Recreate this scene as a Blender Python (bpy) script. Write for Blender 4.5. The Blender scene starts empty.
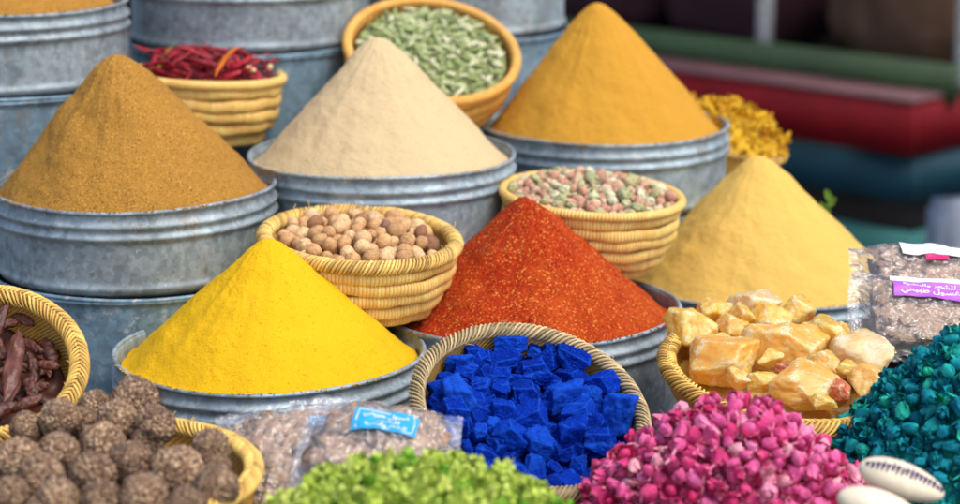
import bpy, bmesh, math, random
import numpy as np
from mathutils import Vector, Matrix, Euler, noise

random.seed(7)
rng = np.random.default_rng(7)
S = bpy.context.scene
C = S.collection
PI = math.pi

# ------------------------------------------------------------------ camera
CAM_Z, PITCH, F = 1.55, math.radians(13.3), 2100.0
CP, SP = math.cos(PITCH), math.sin(PITCH)
FWD, UP, RIGHT = Vector((0, CP, -SP)), Vector((0, SP, CP)), Vector((1, 0, 0))
CAM = Vector((0, 0, CAM_Z))
def at(px, py, d):
    return CAM + FWD * d + RIGHT * ((px - 480) / F * d) + UP * ((252 - py) / F * d)
def proj(p):
    q = Vector(p) - CAM
    d = q.dot(FWD)
    return 480 + q.x / d * F, 252 - q.dot(UP) / d * F, d
def ray_plane(px, py, p0, n):
    dr = FWD + RIGHT * ((px - 480) / F) + UP * ((252 - py) / F)
    t = (p0 - CAM).dot(n) / dr.dot(n)
    return CAM + dr * t
cam_d = bpy.data.cameras.new('camera'); cam = bpy.data.objects.new('camera', cam_d); C.objects.link(cam)
cam.location = CAM; cam.rotation_euler = (PI / 2 - PITCH, 0, 0)
cam_d.sensor_width = 36; cam_d.lens = F / 960 * 36
cam_d.clip_start = 0.05; cam_d.clip_end = 400
cam_d.dof.use_dof = True; cam_d.dof.focus_distance = 2.72
cam_d.dof.aperture_fstop = cam_d.lens / 1000 / 0.029
S.camera = cam

# ------------------------------------------------------------------ helpers
def lin(r, g, b):
    f = lambda c: (c / 255 / 12.92) if c / 255 <= 0.04045 else ((c / 255 + 0.055) / 1.055) ** 2.4
    return (f(r), f(g), f(b), 1)

class MB:
    def __init__(s): s.v = []; s.f = []; s.t = []; s.n = 0
    def add(s, v, f, tint=0.5):
        v = np.asarray(v, float).reshape(-1, 3)
        s.v.append(v); s.t.append(np.broadcast_to(np.asarray(tint, float), (len(v),)).copy())
        s.f += [tuple(i + s.n for i in q) for q in f]; s.n += len(v)
        return s
    def mesh(s, name, smooth=True):
        m = bpy.data.meshes.new(name)
        v = np.concatenate(s.v)
        m.from_pydata(v.tolist(), [], s.f)
        a = m.attributes.new('tint', 'FLOAT', 'POINT'); a.data.foreach_set('value', np.concatenate(s.t).astype(np.float32))
        m.polygons.foreach_set('use_smooth', [smooth] * len(m.polygons))
        m.update()
        return m

def obj(name, mesh, mat, parent=None, loc=None, rot=None):
    if isinstance(mesh, MB): mesh = mesh.mesh(name)
    o = bpy.data.objects.new(name, mesh); C.objects.link(o)
    if mat is not None and not mesh.materials: mesh.materials.append(mat)
    if parent is not None: o.parent = parent
    if loc is not None: o.location = loc
    if rot is not None: o.rotation_euler = rot
    return o
def tag(o, label, cat, group=None, kind=None):
    o['label'] = label; o['category'] = cat
    if group: o['group'] = group
    if kind: o['kind'] = kind
    return o
def thing(name, label, cat, loc=(0, 0, 0), rot=(0, 0, 0), group=None):
    o = bpy.data.objects.new(name, None); o.empty_display_size = 0.05; C.objects.link(o)
    o.location = loc; o.rotation_euler = rot
    return tag(o, label, cat, group)
def struct(o): o['kind'] = 'structure'; return o

def lathe(prof, seg, fn=None):
    prof = np.asarray(prof, float); n = len(prof)
    a = np.linspace(0, 2 * PI, seg, endpoint=False)
    v = np.zeros((n, seg, 3))
    v[:, :, 0] = prof[:, 0, None] * np.cos(a); v[:, :, 1] = prof[:, 0, None] * np.sin(a); v[:, :, 2] = prof[:, 1, None]
    f = []
    for i in range(n - 1):
        for j in range(seg):
            k = (j + 1) % seg
            f.append((i * seg + j, i * seg + k, (i + 1) * seg + k, (i + 1) * seg + j))
    return v.reshape(-1, 3), f

def tube(pts, rad, seg=6, flat=1.0, cap=True, upv=None):
    pts = [Vector(p) for p in pts]; n = len(pts)
    if not hasattr(rad, '__len__'): rad = [rad] * n
    v = []; prev = None
    for i, p in enumerate(pts):
        t = (pts[min(i + 1, n - 1)] - pts[max(i - 1, 0)]).normalized()
        if prev is None:
            u = Vector(upv) if upv is not None else (Vector((0, 0, 1)) if abs(t.z) < 0.9 else Vector((1, 0, 0)))
        else: u = prev
        u = (u - t * u.dot(t)).normalized(); w = t.cross(u); prev = u
        for k in range(seg):
            a = 2 * PI * k / seg
            q = p + u * (math.cos(a) * rad[i] * flat) + w * (math.sin(a) * rad[i])
            v.append(q)
    f = []
    for i in range(n - 1):
        for k in range(seg):
            l = (k + 1) % seg
            f.append((i * seg + k, i * seg + l, (i + 1) * seg + l, (i + 1) * seg + k))
    if cap:
        f.append(tuple(reversed(range(seg)))); f.append(tuple((n - 1) * seg + k for k in range(seg)))
    return [tuple(q) for q in v], f

def box(sx, sy, sz, c=(0, 0, 0), bev=0.0):
    bm = bmesh.new(); bmesh.ops.create_cube(bm, size=1)
    for q in bm.verts: q.co = Vector((q.co.x * sx, q.co.y * sy, q.co.z * sz))
    if bev: bmesh.ops.bevel(bm, geom=list(bm.edges), offset=bev, segments=2, affect='EDGES')
    for q in bm.verts: q.co += Vector(c)
    bm.verts.index_update()
    v = [tuple(q.co) for q in bm.verts]; f = [tuple(q.index for q in p.verts) for p in bm.faces]
    bm.free(); return v, f

def ico(sub, fn=None):
    bm = bmesh.new(); bmesh.ops.create_icosphere(bm, subdivisions=sub, radius=1)
    bm.verts.index_update()
    v = [q.co.copy() for q in bm.verts]; f = [tuple(q.index for q in p.verts) for p in bm.faces]
    bm.free()
    if fn: v = [fn(p) for p in v]
    return [tuple(p) for p in v], f

def nz(p, s, seed=0.0): return noise.noise(Vector(p) * s + Vector((seed, seed * 1.7, -seed)))
def fb(p, s, seed=0.0, oc=4): return noise.fractal(Vector(p) * s + Vector((seed, seed * 1.7, -seed)), 1.0, 2.0, oc)

# ------------------------------------------------------------------ materials
def mat(name):
    m = bpy.data.materials.new(name); m.use_nodes = True
    nt = m.node_tree; b = nt.nodes['Principled BSDF']
    return m, nt, b
def N(nt, t, **kw):
    n = nt.nodes.new(t)
    for k, v in kw.items():
        if k in n.inputs: n.inputs[k].default_value = v
        else: setattr(n, k, v)
    return n
def L(nt, a, b): nt.links.new(a, b)
def ramp(nt, fac, stops):
    r = nt.nodes.new('ShaderNodeValToRGB'); e = r.color_ramp.elements
    while len(e) < len(stops): e.new(0.5)
    for q, (p, c) in zip(e, stops): q.position = p; q.color = c
    L(nt, fac, r.inputs[0]); return r.outputs[0]
def mix(nt, fac, a, b, mode='MIX'):
    n = nt.nodes.new('ShaderNodeMix'); n.data_type = 'RGBA'; n.blend_type = mode
    for i, x in ((0, fac), (6, a), (7, b)):
        if hasattr(x, 'is_output'): L(nt, x, n.inputs[i])
        else: n.inputs[i].default_value = x
    return n.outputs[2]
def math_(nt, op, a, b=0.0, clamp=False):
    n = nt.nodes.new('ShaderNodeMath'); n.operation = op; n.use_clamp = clamp
    for i, x in ((0, a), (1, b)):
        if hasattr(x, 'is_output'): L(nt, x, n.inputs[i])
        else: n.inputs[i].default_value = x
    return n.outputs[0]
def bump(nt, h, b, strength, dist, prev=None):
    n = N(nt, 'ShaderNodeBump', Strength=strength, Distance=dist); L(nt, h, n.inputs['Height'])
    if prev is not None: L(nt, prev, n.inputs['Normal'])
    L(nt, n.outputs[0], b.inputs['Normal']); return n.outputs[0]
def coord(nt, which='Object'): return nt.nodes.new('ShaderNodeTexCoord').outputs[which]
def tnoise(nt, co, scale, detail=3, rough=0.6):
    n = N(nt, 'ShaderNodeTexNoise', Scale=scale, Detail=detail, Roughness=rough); L(nt, co, n.inputs['Vector']); return n.outputs[0]
def tvor(nt, co, scale, out='Color', feature='F1', rnd=1.0):
    n = N(nt, 'ShaderNodeTexVoronoi', Scale=scale); n.feature = feature; n.inputs['Randomness'].default_value = rnd
    L(nt, co, n.inputs['Vector']); return n.outputs[out]
def bw(nt, c):
    n = nt.nodes.new('ShaderNodeSeparateColor'); L(nt, c, n.inputs[0]); return n.outputs[0]
def attr(nt, name='tint'):
    n = nt.nodes.new('ShaderNodeAttribute'); n.attribute_name = name; return n.outputs['Fac']
def orand(nt): return nt.nodes.new('ShaderNodeObjectInfo').outputs['Random']
def sc(c, k): return (min(1, c[0] * k), min(1, c[1] * k), min(1, c[2] * k), 1)

def powder(name, c, dark=0.72, light=1.2, grain=650, bs=0.5, specks=None, patch=0.12, tone2=None):
    m, nt, b = mat(name); co = coord(nt)
    g = tnoise(nt, co, grain, 2, 0.7)
    col = ramp(nt, g, [(0.3, sc(c, dark)), (0.5, c), (0.72, sc(c, light))])
    p = tnoise(nt, co, 14, 4, 0.6)
    col = mix(nt, math_(nt, 'MULTIPLY', math_(nt, 'SUBTRACT', p, 0.42, True), patch * 8, True), col, sc(c, dark * 1.08))
    if tone2:
        col = mix(nt, ramp(nt, tnoise(nt, co, 8, 4, 0.7), [(0.45, (0, 0, 0, 1)), (0.68, (0.7, 0.7, 0.7, 1))]), col, tone2)
    if specks:
        for (scale, thr, sc_, k) in specks:
            v = bw(nt, tvor(nt, co, scale))
            col = mix(nt, math_(nt, 'MULTIPLY', math_(nt, 'GREATER_THAN', v, thr), k), col, sc_)
    L(nt, col, b.inputs['Base Color']); b.inputs['Roughness'].default_value = 0.95; b.inputs['Specular IOR Level'].default_value = 0.15
    n1 = bump(nt, g, b, bs, 0.002)
    bump(nt, tnoise(nt, co, 110, 4, 0.7), b, 0.6, 0.004, n1)
    return m

def metal(name, c, seed=0.0):
    m, nt, b = mat(name); co = coord(nt)
    mp = N(nt, 'ShaderNodeMapping'); L(nt, co, mp.inputs[0]); mp.inputs['Location'].default_value = (seed, seed * 2, seed)
    co = mp.outputs[0]
    big = tnoise(nt, co, 11, 5, 0.65)
    sp = bw(nt, tvor(nt, co, 110))
    col = ramp(nt, big, [(0.3, sc(c, 0.5)), (0.5, c), (0.7, sc(c, 1.5))])
    col = mix(nt, 0.22, col, mix(nt, sp, sc(c, 0.35), sc(c, 2.1)))
    st = tnoise(nt, co, 42, 6, 0.75)
    big2 = tnoise(nt, co, 7, 3, 0.6)
    pale = math_(nt, 'MULTIPLY', math_(nt, 'SUBTRACT', st, 0.55, True), math_(nt, 'MULTIPLY', math_(nt, 'SUBTRACT', big2, 0.36, True), 40.0), True)
    col = mix(nt, pale, col, (0.50, 0.52, 0.52, 1))
    fl = tnoise(nt, co, 150, 3, 0.6)
    col = mix(nt, math_(nt, 'MULTIPLY', math_(nt, 'SUBTRACT', fl, 0.66, True), 12.0, True), col, (0.66, 0.66, 0.64, 1))
    dkn = tnoise(nt, co, 24, 5, 0.7)
    col = mix(nt, math_(nt, 'MULTIPLY', math_(nt, 'SUBTRACT', dkn, 0.55, True), 3.5, True), col, sc(c, 0.35))
    sm = N(nt, 'ShaderNodeMapping'); L(nt, co, sm.inputs[0]); sm.inputs['Scale'].default_value = (1, 1, 0.35)
    ru = tnoise(nt, sm.outputs[0], 26, 6, 0.7)
    col = mix(nt, math_(nt, 'MULTIPLY', math_(nt, 'SUBTRACT', ru, 0.57, True), 5.0, True), col, (0.24, 0.15, 0.07, 1))
    L(nt, col, b.inputs['Base Color']); b.inputs['Metallic'].default_value = 0.45
    L(nt, ramp(nt, st, [(0.3, (0.46,) * 3 + (1,)), (0.7, (0.78,) * 3 + (1,))]), b.inputs['Roughness'])
    bump(nt, st, b, 0.3, 0.002)
    return m

def straw(name, c, stitches, dark=0.45, lines=0.55, zfreq=0.0):
    m, nt, b = mat(name); co = coord(nt)
    sx = nt.nodes.new('ShaderNodeSeparateXYZ'); L(nt, co, sx.inputs[0])
    ang = math_(nt, 'ARCTAN2', sx.outputs[1], sx.outputs[0])
    ph = math_(nt, 'MULTIPLY', ang, float(stitches))
    ph = math_(nt, 'ADD', ph, math_(nt, 'MULTIPLY', tnoise(nt, co, 30, 2), 2.2))
    if zfreq: ph = math_(nt, 'ADD', ph, math_(nt, 'MULTIPLY', sx.outputs[2], zfreq))
    w = math_(nt, 'ABSOLUTE', math_(nt, 'SINE', ph))
    t = attr(nt)
    base = ramp(nt, t, [(0.0, sc(c, 0.3)), (0.3, sc(c, 0.8)), (0.55, c), (1.0, sc(c, 1.35))])
    n1 = tnoise(nt, co, 22, 4, 0.65)
    base = mix(nt, math_(nt, 'MULTIPLY', math_(nt, 'SUBTRACT', n1, 0.45, True), 2.6, True), base, (c[0] * 0.86, c[1] * 0.70, c[2] * 0.46, 1))
    n2 = tnoise(nt, co, 60, 3, 0.6)
    base = mix(nt, math_(nt, 'MULTIPLY', math_(nt, 'SUBTRACT', n2, 0.55, True), 3.0, True), base, sc(c, 1.5))
    gap = math_(nt, 'MULTIPLY', math_(nt, 'SUBTRACT', 1.0, math_(nt, 'MULTIPLY', w, 2.2, True)), lines)
    col = mix(nt, gap, base, sc(c, dark * 0.6))
    L(nt, col, b.inputs['Base Color']); b.inputs['Roughness'].default_value = 0.6; b.inputs['Specular IOR Level'].default_value = 0.35
    bump(nt, w, b, 0.55, 0.0025)
    return m

def fibre(name, c, scale=140):
    m, nt, b = mat(name); co = coord(nt); t = attr(nt)
    base = ramp(nt, t, [(0.0, sc(c, 0.42)), (0.5, c), (1.0, sc(c, 1.4))])
    n1 = tnoise(nt, co, scale, 3, 0.6)
    col = mix(nt, math_(nt, 'MULTIPLY', n1, 0.4), base, sc(c, 0.45))
    L(nt, col, b.inputs['Base Color']); b.inputs['Roughness'].default_value = 0.55
    bump(nt, n1, b, 0.4, 0.001); return m

def lump(name, c, c2, scale=180, rough=0.85, bs=0.5, spec=0.2, var=0.5, c3=None, sub=0.0, scuff=None):
    """loose goods: tone varies from one piece to the next and over its skin"""
    m, nt, b = mat(name); co = coord(nt); r = orand(nt)
    base = ramp(nt, r, [(0.0, sc(c, 1 - var * 0.5)), (0.45, c), (0.8, c2), (1.0, c3 or sc(c2, 1 + var * 0.4))])
    n1 = tnoise(nt, co, scale, 4, 0.65)
    col = mix(nt, 1.0, base, ramp(nt, n1, [(0.25, (0.55, 0.55, 0.55, 1)), (0.6, (1, 1, 1, 1)), (0.8, (1, 1, 1, 1))]), 'MULTIPLY')
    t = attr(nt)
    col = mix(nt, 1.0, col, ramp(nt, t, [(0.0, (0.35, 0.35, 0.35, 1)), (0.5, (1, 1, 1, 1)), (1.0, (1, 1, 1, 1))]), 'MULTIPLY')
    col = mix(nt, math_(nt, 'MULTIPLY', math_(nt, 'SUBTRACT', t, 0.6, True), 2.2, True), col, c3 or sc(c2, 1.6))
    if scuff:
        n3 = tnoise(nt, co, 7, 6, 0.75)
        col = mix(nt, math_(nt, 'MULTIPLY', math_(nt, 'SUBTRACT', n3, 0.52, True), 5.0, True), col, scuff)
        n4 = tnoise(nt, co, 2.2, 4, 0.7)
        col = mix(nt, math_(nt, 'MULTIPLY', math_(nt, 'SUBTRACT', n4, 0.5, True), 3.5, True), col, sc(c, 0.42))
    L(nt, col, b.inputs['Base Color']); b.inputs['Roughness'].default_value = rough; b.inputs['Specular IOR Level'].default_value = spec
    if sub:
        b.inputs['Subsurface Weight'].default_value = sub; b.inputs['Subsurface Radius'].default_value = (0.01, 0.006, 0.004); b.inputs['Subsurface Scale'].default_value = 1.0
    bump(nt, n1, b, bs, 0.002); return m

def plain(name, c, rough=0.6, spec=0.3, metallic=0.0, nscale=40, namt=0.25):
    m, nt, b = mat(name); co = coord(nt)
    n1 = tnoise(nt, co, nscale, 4, 0.6)
    L(nt, ramp(nt, n1, [(0.3, sc(c, 1 - namt)), (0.7, sc(c, 1 + namt))]), b.inputs['Base Color'])
    b.inputs['Roughness'].default_value = rough; b.inputs['Specular IOR Level'].default_value = spec; b.inputs['Metallic'].default_value = metallic
    bump(nt, n1, b, 0.15, 0.003); return m

M = {}
def clay_mat():
    m, nt, b = mat('brown_clay_flakes'); co = coord(nt)
    mp = N(nt, 'ShaderNodeMapping'); L(nt, co, mp.inputs[0]); mp.inputs['Scale'].default_value = (1, 1.5, 1); mp.inputs['Rotation'].default_value = (0.3, 0.2, 0.7)
    w = N(nt, 'ShaderNodeTexNoise', Scale=40.0, Detail=3.0); L(nt, mp.outputs[0], w.inputs['Vector'])
    ad = N(nt, 'ShaderNodeVectorMath'); ad.operation = 'MULTIPLY_ADD'; L(nt, w.outputs['Color'], ad.inputs[0]); ad.inputs[1].default_value = (0.018, 0.018, 0.018); L(nt, mp.outputs[0], ad.inputs[2])
    v = math_(nt, 'ADD', math_(nt, 'MULTIPLY', attr(nt), 0.7), math_(nt, 'MULTIPLY', tnoise(nt, ad.outputs[0], 40, 3), 0.3)); e = tvor(nt, ad.outputs[0], 90, 'Distance', 'DISTANCE_TO_EDGE')
    col = ramp(nt, v, [(0.0, lin(156, 122, 92)), (0.35, lin(188, 152, 118)), (0.7, lin(204, 170, 136)), (1.0, lin(224, 196, 166))])
    crack = math_(nt, 'MULTIPLY', math_(nt, 'SUBTRACT', 0.04, e, True), 9.0, True)
    col = mix(nt, crack, col, lin(88, 64, 50))
    col = mix(nt, math_(nt, 'MULTIPLY', tnoise(nt, co, 120, 4), 0.35), col, lin(120, 94, 78))
    L(nt, col, b.inputs['Base Color']); b.inputs['Roughness'].default_value = 0.85
    bump(nt, math_(nt, 'ADD', math_(nt, 'MULTIPLY', v, 0.6), math_(nt, 'MINIMUM', e, 0.15)), b, 0.9, 0.006); return m
M['cumin'] = powder('cumin_brown_powder', lin(174, 126, 54), 0.6, 1.35, 480, 0.9, [(430, 0.93, lin(104, 62, 20), 0.5), (470, 0.94, lin(214, 164, 84), 0.5)])
M['ginger'] = powder('cream_powder', lin(209, 184, 140), 0.88, 1.08, 700, 0.35, [(420, 0.97, lin(170, 130, 85), 0.3)], 0.06)
M['ochre'] = powder('ochre_powder', lin(199, 145, 50), 0.84, 1.12, 650, 0.4, None, 0.08)
M['yellow'] = powder('bright_yellow_powder', lin(228, 178, 24), 0.84, 1.1, 700, 0.45, [(420, 0.975, lin(196, 118, 20), 0.45)], 0.08)
M['pale'] = powder('pale_yellow_powder', lin(220, 180, 92), 0.9, 1.07, 700, 0.35, None, 0.06)
M['paprika'] = powder('red_chilli_flakes', lin(168, 45, 14), 0.52, 1.45, 560, 1.0, [(560, 0.74, lin(200, 90, 26), 0.7), (480, 0.93, lin(230, 150, 72), 0.75), (520, 0.90, lin(92, 14, 6), 0.55)], 0.2, lin(196, 84, 26))
M['metal_a'] = metal('galvanised_sheet', (0.29, 0.36, 0.395, 1), 0.0)
M['metal_b'] = metal('weathered_galvanised_sheet', (0.18, 0.285, 0.36, 1), 3.7)
M['metal_c'] = metal('dull_galvanised_sheet', (0.285, 0.34, 0.365, 1), 8.1)
M['coil'] = straw('wrapped_straw_coils', lin(250, 206, 118), 80, lines=0.62)
M['coil_or'] = straw('orange_straw_coils', lin(240, 180, 90), 95, lines=0.25)
M['weave'] = straw('woven_straw', lin(216, 168, 84), 60, lines=0.6, zfreq=420)
M['rim_straw'] = fibre('plaited_straw', lin(238, 192, 104))
M['rim_grass'] = fibre('plaited_dry_grass', lin(198, 174, 126))
M['rim_gold'] = fibre('plaited_golden_straw', lin(240, 192, 98))
M['core'] = plain('basket_core', lin(74, 56, 34), 0.8)
M['nut'] = lump('tan_nut_skin', lin(232, 180, 124), lin(240, 198, 148), 4, 0.75, 0.7, c3=lin(244, 206, 150))
M['nut_dark'] = lump('brown_nut_skin', lin(172, 124, 88), lin(150, 106, 80), 4, 0.75, 0.6, c3=lin(160, 120, 104))
M['bud_pale'] = lump('pink_and_cream_bud_skin', lin(226, 172, 142), lin(238, 206, 172), 3, 0.8, 0.5, c3=lin(198, 190, 138))
M['bud_green'] = lump('pale_green_bud_skin', lin(200, 200, 146), lin(226, 222, 184), 3, 0.8, 0.5)
M['chilli'] = lump('dark_red_chilli_skin', lin(150, 20, 32), lin(186, 28, 44), 3, 0.45, 0.4, 0.45, c3=lin(120, 12, 20))
M['chilli_or'] = plain('orange_chilli_skin', lin(226, 122, 36), 0.45)
M['stalk'] = plain('green_stalk', lin(150, 160, 60), 0.6)
M['cream_chip'] = plain('cream_chip', lin(232, 200, 150), 0.6)
M['pod_green'] = lump('pale_green_pod_skin', lin(166, 180, 116), lin(208, 212, 164), 3, 0.75, 0.5, c3=lin(232, 226, 188), var=0.7)
M['flower_y'] = lump('dried_yellow_flower', lin(244, 190, 40), lin(250, 204, 60), 3, 0.75, 0.5, c3=lin(200, 136, 24))
M['sprig'] = plain('dark_green_leaf', lin(86, 120, 34), 0.6)
M['seed'] = None
M['carob'] = lump('dark_brown_pod_skin', lin(88, 43, 29), lin(108, 57, 40), 5, 0.42, 0.8, 0.5, c3=lin(118, 66, 46))
M['indigo'] = lump('blue_pigment', lin(5, 40, 146), lin(8, 52, 168), 4, 0.95, 0.7, 0.05, var=0.3, c3=lin(26, 80, 192), scuff=lin(30, 84, 198))
M['rose'] = lump('dried_pink_petals', lin(240, 92, 156), lin(250, 130, 182), 3, 0.65, 0.5, 0.3, c3=lin(252, 176, 188), sub=0.05)
M['rose_b'] = lump('dark_pink_petals', lin(232, 58, 126), lin(244, 98, 156), 3, 0.7, 0.5, 0.25, c3=lin(244, 160, 176), sub=0.15)
M['teal'] = lump('teal_dyed_petals', lin(0, 126, 142), lin(4, 140, 158), 3, 0.75, 0.9, 0.2, c3=lin(40, 196, 160))
M['herb'] = lump('lime_green_buds', lin(190, 214, 74), lin(210, 228, 104), 3, 0.65, 0.4, 0.3, c3=lin(220, 226, 120), sub=0.25)
M['herb_g'] = lump('fresh_green_buds', lin(128, 192, 50), lin(166, 212, 64), 3, 0.65, 0.4, 0.3, c3=lin(190, 218, 100), sub=0.25)
M['clay'] = clay_mat()
M['white'] = plain('white_print', (0.82, 0.82, 0.82, 1), 0.5, namt=0.03)
M['cyan'] = plain('cyan_print', lin(46, 160, 214), 0.4, namt=0.05)
M['violet'] = plain('violet_print', lin(178, 92, 204), 0.4, namt=0.05)
M['navy'] = plain('blue_print', lin(60, 90, 150), 0.4, namt=0.05)
M['magenta'] = plain('pink_print', lin(226, 40, 110), 0.4, namt=0.05)
M['shell'] = plain('cream_shell', lin(230, 216, 188), 0.4, 0.4, nscale=30, namt=0.16)
M['purple_mark'] = plain('dark_purple_marks', lin(58, 32, 92), 0.6)
M['wood'] = plain('grey_table_boards', lin(96, 82, 66), 0.8, nscale=18)
M['dark_wood'] = plain('dark_crate_wood', lin(58, 50, 44), 0.8)

M['teal_crumb'] = lump('teal_petal_crumb', lin(0, 118, 132), lin(0, 122, 138), 3, 0.6, 0.5, 0.3, var=0.05, c3=lin(30, 176, 150))
M['rose_crumb'] = lump('pink_petal_crumb', lin(234, 84, 148), lin(238, 92, 156), 3, 0.7, 0.5, 0.25, var=0.05, c3=lin(250, 186, 196), sub=0.15)
M['herb_crumb'] = lump('lime_bud_crumb', lin(176, 206, 66), lin(182, 210, 72), 3, 0.7, 0.5, 0.25, var=0.05, c3=lin(226, 232, 134), sub=0.2)
# seed balls: dark grains stuck together
def seedball_mat():
    m, nt, b = mat('stuck_seeds'); co = coord(nt); r = orand(nt)
    mp = N(nt, 'ShaderNodeMapping'); L(nt, co, mp.inputs[0]); mp.inputs['Scale'].default_value = (1, 1, 1)
    v = tvor(nt, mp.outputs[0], 7.5); d = tvor(nt, mp.outputs[0], 7.5, 'Distance')
    f = bw(nt, v)
    col = ramp(nt, f, [(0.0, lin(100, 72, 52)), (0.4, lin(150, 117, 89)), (0.75, lin(190, 155, 121)), (1.0, lin(236, 206, 166))])
    col = mix(nt, 1.0, col, ramp(nt, r, [(0, (0.75, 0.72, 0.72, 1)), (1, (1.1, 1.08, 1.05, 1))]), 'MULTIPLY')
    big = tnoise(nt, co, 1.2, 3)
    col = mix(nt, math_(nt, 'MULTIPLY', math_(nt, 'SUBTRACT', big, 0.5, True), 2.0, True), col, lin(98, 72, 58))
    L(nt, col, b.inputs['Base Color']); b.inputs['Roughness'].default_value = 0.75
    bump(nt, math_(nt, 'SUBTRACT', 1.0, d), b, 1.0, 0.006); return m
M['seed'] = seedball_mat()

def amber_mat(name, c, deep):
    m, nt, b = mat(name); co = coord(nt); t = attr(nt)
    n1 = tnoise(nt, co, 1.7, 5, 0.65)
    base = mix(nt, ramp(nt, n1, [(0.35, (0, 0, 0, 1)), (0.62, (1, 1, 1, 1))]), deep, c)
    edge = math_(nt, 'MULTIPLY', math_(nt, 'SUBTRACT', t, 0.5, True), 2.0, True)
    fine = tnoise(nt, co, 8, 6, 0.75)
    dust = ramp(nt, math_(nt, 'ADD', math_(nt, 'MULTIPLY', tnoise(nt, co, 2.0, 4, 0.6), 0.55), math_(nt, 'ADD', math_(nt, 'MULTIPLY', fine, 0.45), math_(nt, 'MULTIPLY', edge, 0.10))), [(0.53, (0, 0, 0, 1)), (0.66, (1, 1, 1, 1))])
    df = math_(nt, 'MULTIPLY', dust, 0.75)
    col = mix(nt, df, base, lin(255, 236, 210))
    crack = tvor(nt, co, 2.6, 'Distance', 'DISTANCE_TO_EDGE')
    col = mix(nt, math_(nt, 'MULTIPLY', math_(nt, 'SUBTRACT', 0.035, crack, True), 14.0, True), col, deep)
    L(nt, col, b.inputs['Base Color'])
    L(nt, math_(nt, 'ADD', 0.09, math_(nt, 'MULTIPLY', df, 0.55)), b.inputs['Roughness'])
    b.inputs['Subsurface Weight'].default_value = 0.7
    b.inputs['Subsurface Radius'].default_value = (0.020, 0.011, 0.004); b.inputs['Subsurface Scale'].default_value = 1.0
    b.inputs['Transmission Weight'].default_value = 0.25
    b.inputs['Specular IOR Level'].default_value = 0.7; b.inputs['IOR'].default_value = 1.5
    n1_ = bump(nt, fine, b, 0.35, 0.003); bump(nt, crack, b, 0.3, 0.003, n1_); return m
M['amber'] = amber_mat('amber_resin', lin(255, 210, 108), lin(252, 176, 56))
M['amber_y'] = amber_mat('yellow_resin', lin(255, 218, 108), lin(252, 184, 50))
M['amber_p'] = amber_mat('pinkish_resin', lin(255, 226, 182), lin(252, 200, 124))
M['amber_r'] = amber_mat('red_brown_resin', lin(232, 136, 70), lin(208, 96, 40))

def film_mat():
    m, nt, b = mat('clear_plastic_film'); nt.nodes.remove(b)
    out = nt.nodes['Material Output']
    tr = N(nt, 'ShaderNodeBsdfTransparent'); gl = N(nt, 'ShaderNodeBsdfGlossy', Roughness=0.07); df = N(nt, 'ShaderNodeBsdfDiffuse')
    df.inputs[0].default_value = (0.8, 0.8, 0.82, 1)
    lw = N(nt, 'ShaderNodeLayerWeight', Blend=0.12)
    co = coord(nt); n1 = tnoise(nt, co, 28, 5); n1 = math_(nt, 'ABSOLUTE', math_(nt, 'SUBTRACT', n1, 0.5)); bn = N(nt, 'ShaderNodeBump', Strength=1.0, Distance=0.012); L(nt, n1, bn.inputs['Height'])
    L(nt, bn.outputs[0], gl.inputs['Normal']); L(nt, bn.outputs[0], lw.inputs['Normal'])
    m0 = nt.nodes.new('ShaderNodeMixShader'); m0.inputs[0].default_value = 0.09; L(nt, tr.outputs[0], m0.inputs[1]); L(nt, df.outputs[0], m0.inputs[2])
    m1 = nt.nodes.new('ShaderNodeMixShader'); L(nt, math_(nt, 'ADD', math_(nt, 'MULTIPLY', lw.outputs['Fresnel'], 0.8), 0.10, True), m1.inputs[0])
    L(nt, m0.outputs[0], m1.inputs[1]); L(nt, gl.outputs[0], m1.inputs[2]); L(nt, m1.outputs[0], out.inputs[0])
    return m
M['film'] = film_mat()

# ------------------------------------------------------------------ ground, table
TZ = 0.59
def ground():
    m, nt, b = mat('worn_stone_paving'); co = coord(nt)
    v = tvor(nt, co, 4.5); e = tvor(nt, co, 4.5, 'Distance', 'DISTANCE_TO_EDGE')
    col = mix(nt, bw(nt, v), (0.05, 0.05, 0.055, 1), (0.09, 0.085, 0.08, 1))
    col = mix(nt, math_(nt, 'LESS_THAN', e, 0.03), col, (0.025, 0.025, 0.025, 1))
    col = mix(nt, tnoise(nt, co, 30, 5), col, sc((0.07, 0.068, 0.065, 1), 0.8))
    L(nt, col, b.inputs['Base Color']); b.inputs['Roughness'].default_value = 0.75
    v = []; f = []; n = 40; s = 200
    for i in range(n + 1):
        for j in range(n + 1): v.append((-s + 2 * s * i / n, -s + 2 * s * j / n, 0))
    for i in range(n):
        for j in range(n): f.append((i * (n + 1) + j, (i + 1) * (n + 1) + j, (i + 1) * (n + 1) + j + 1, i * (n + 1) + j + 1))
    struct(obj('ground', MB().add(v, f), m))
ground()

UX = Vector((0.83, 0.558, 0)).normalized()
TROT = math.atan2(UX.y, UX.x)
tb = thing('display_table', 'grey wooden table carrying every tub and basket of spices', 'table', (-0.2, 3.0, 0), (0, 0, TROT))
mb = MB()
for k in range(9):
    mb.add(*box(2.4, 0.198, 0.035, (-0.18, -0.99 + 0.2 * k + 0.02, TZ - 0.0185), 0.003), tint=random.random())
tt = obj('table_top', mb, M['wood'], tb); 
for sx in (-1.25, 0.9):
    for sy in (-0.9, 0.6): obj('leg', MB().add(*box(0.07, 0.07, TZ - 0.037, (sx, sy, (TZ - 0.037) / 2), 0.004)), M['wood'], tb)

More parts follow.
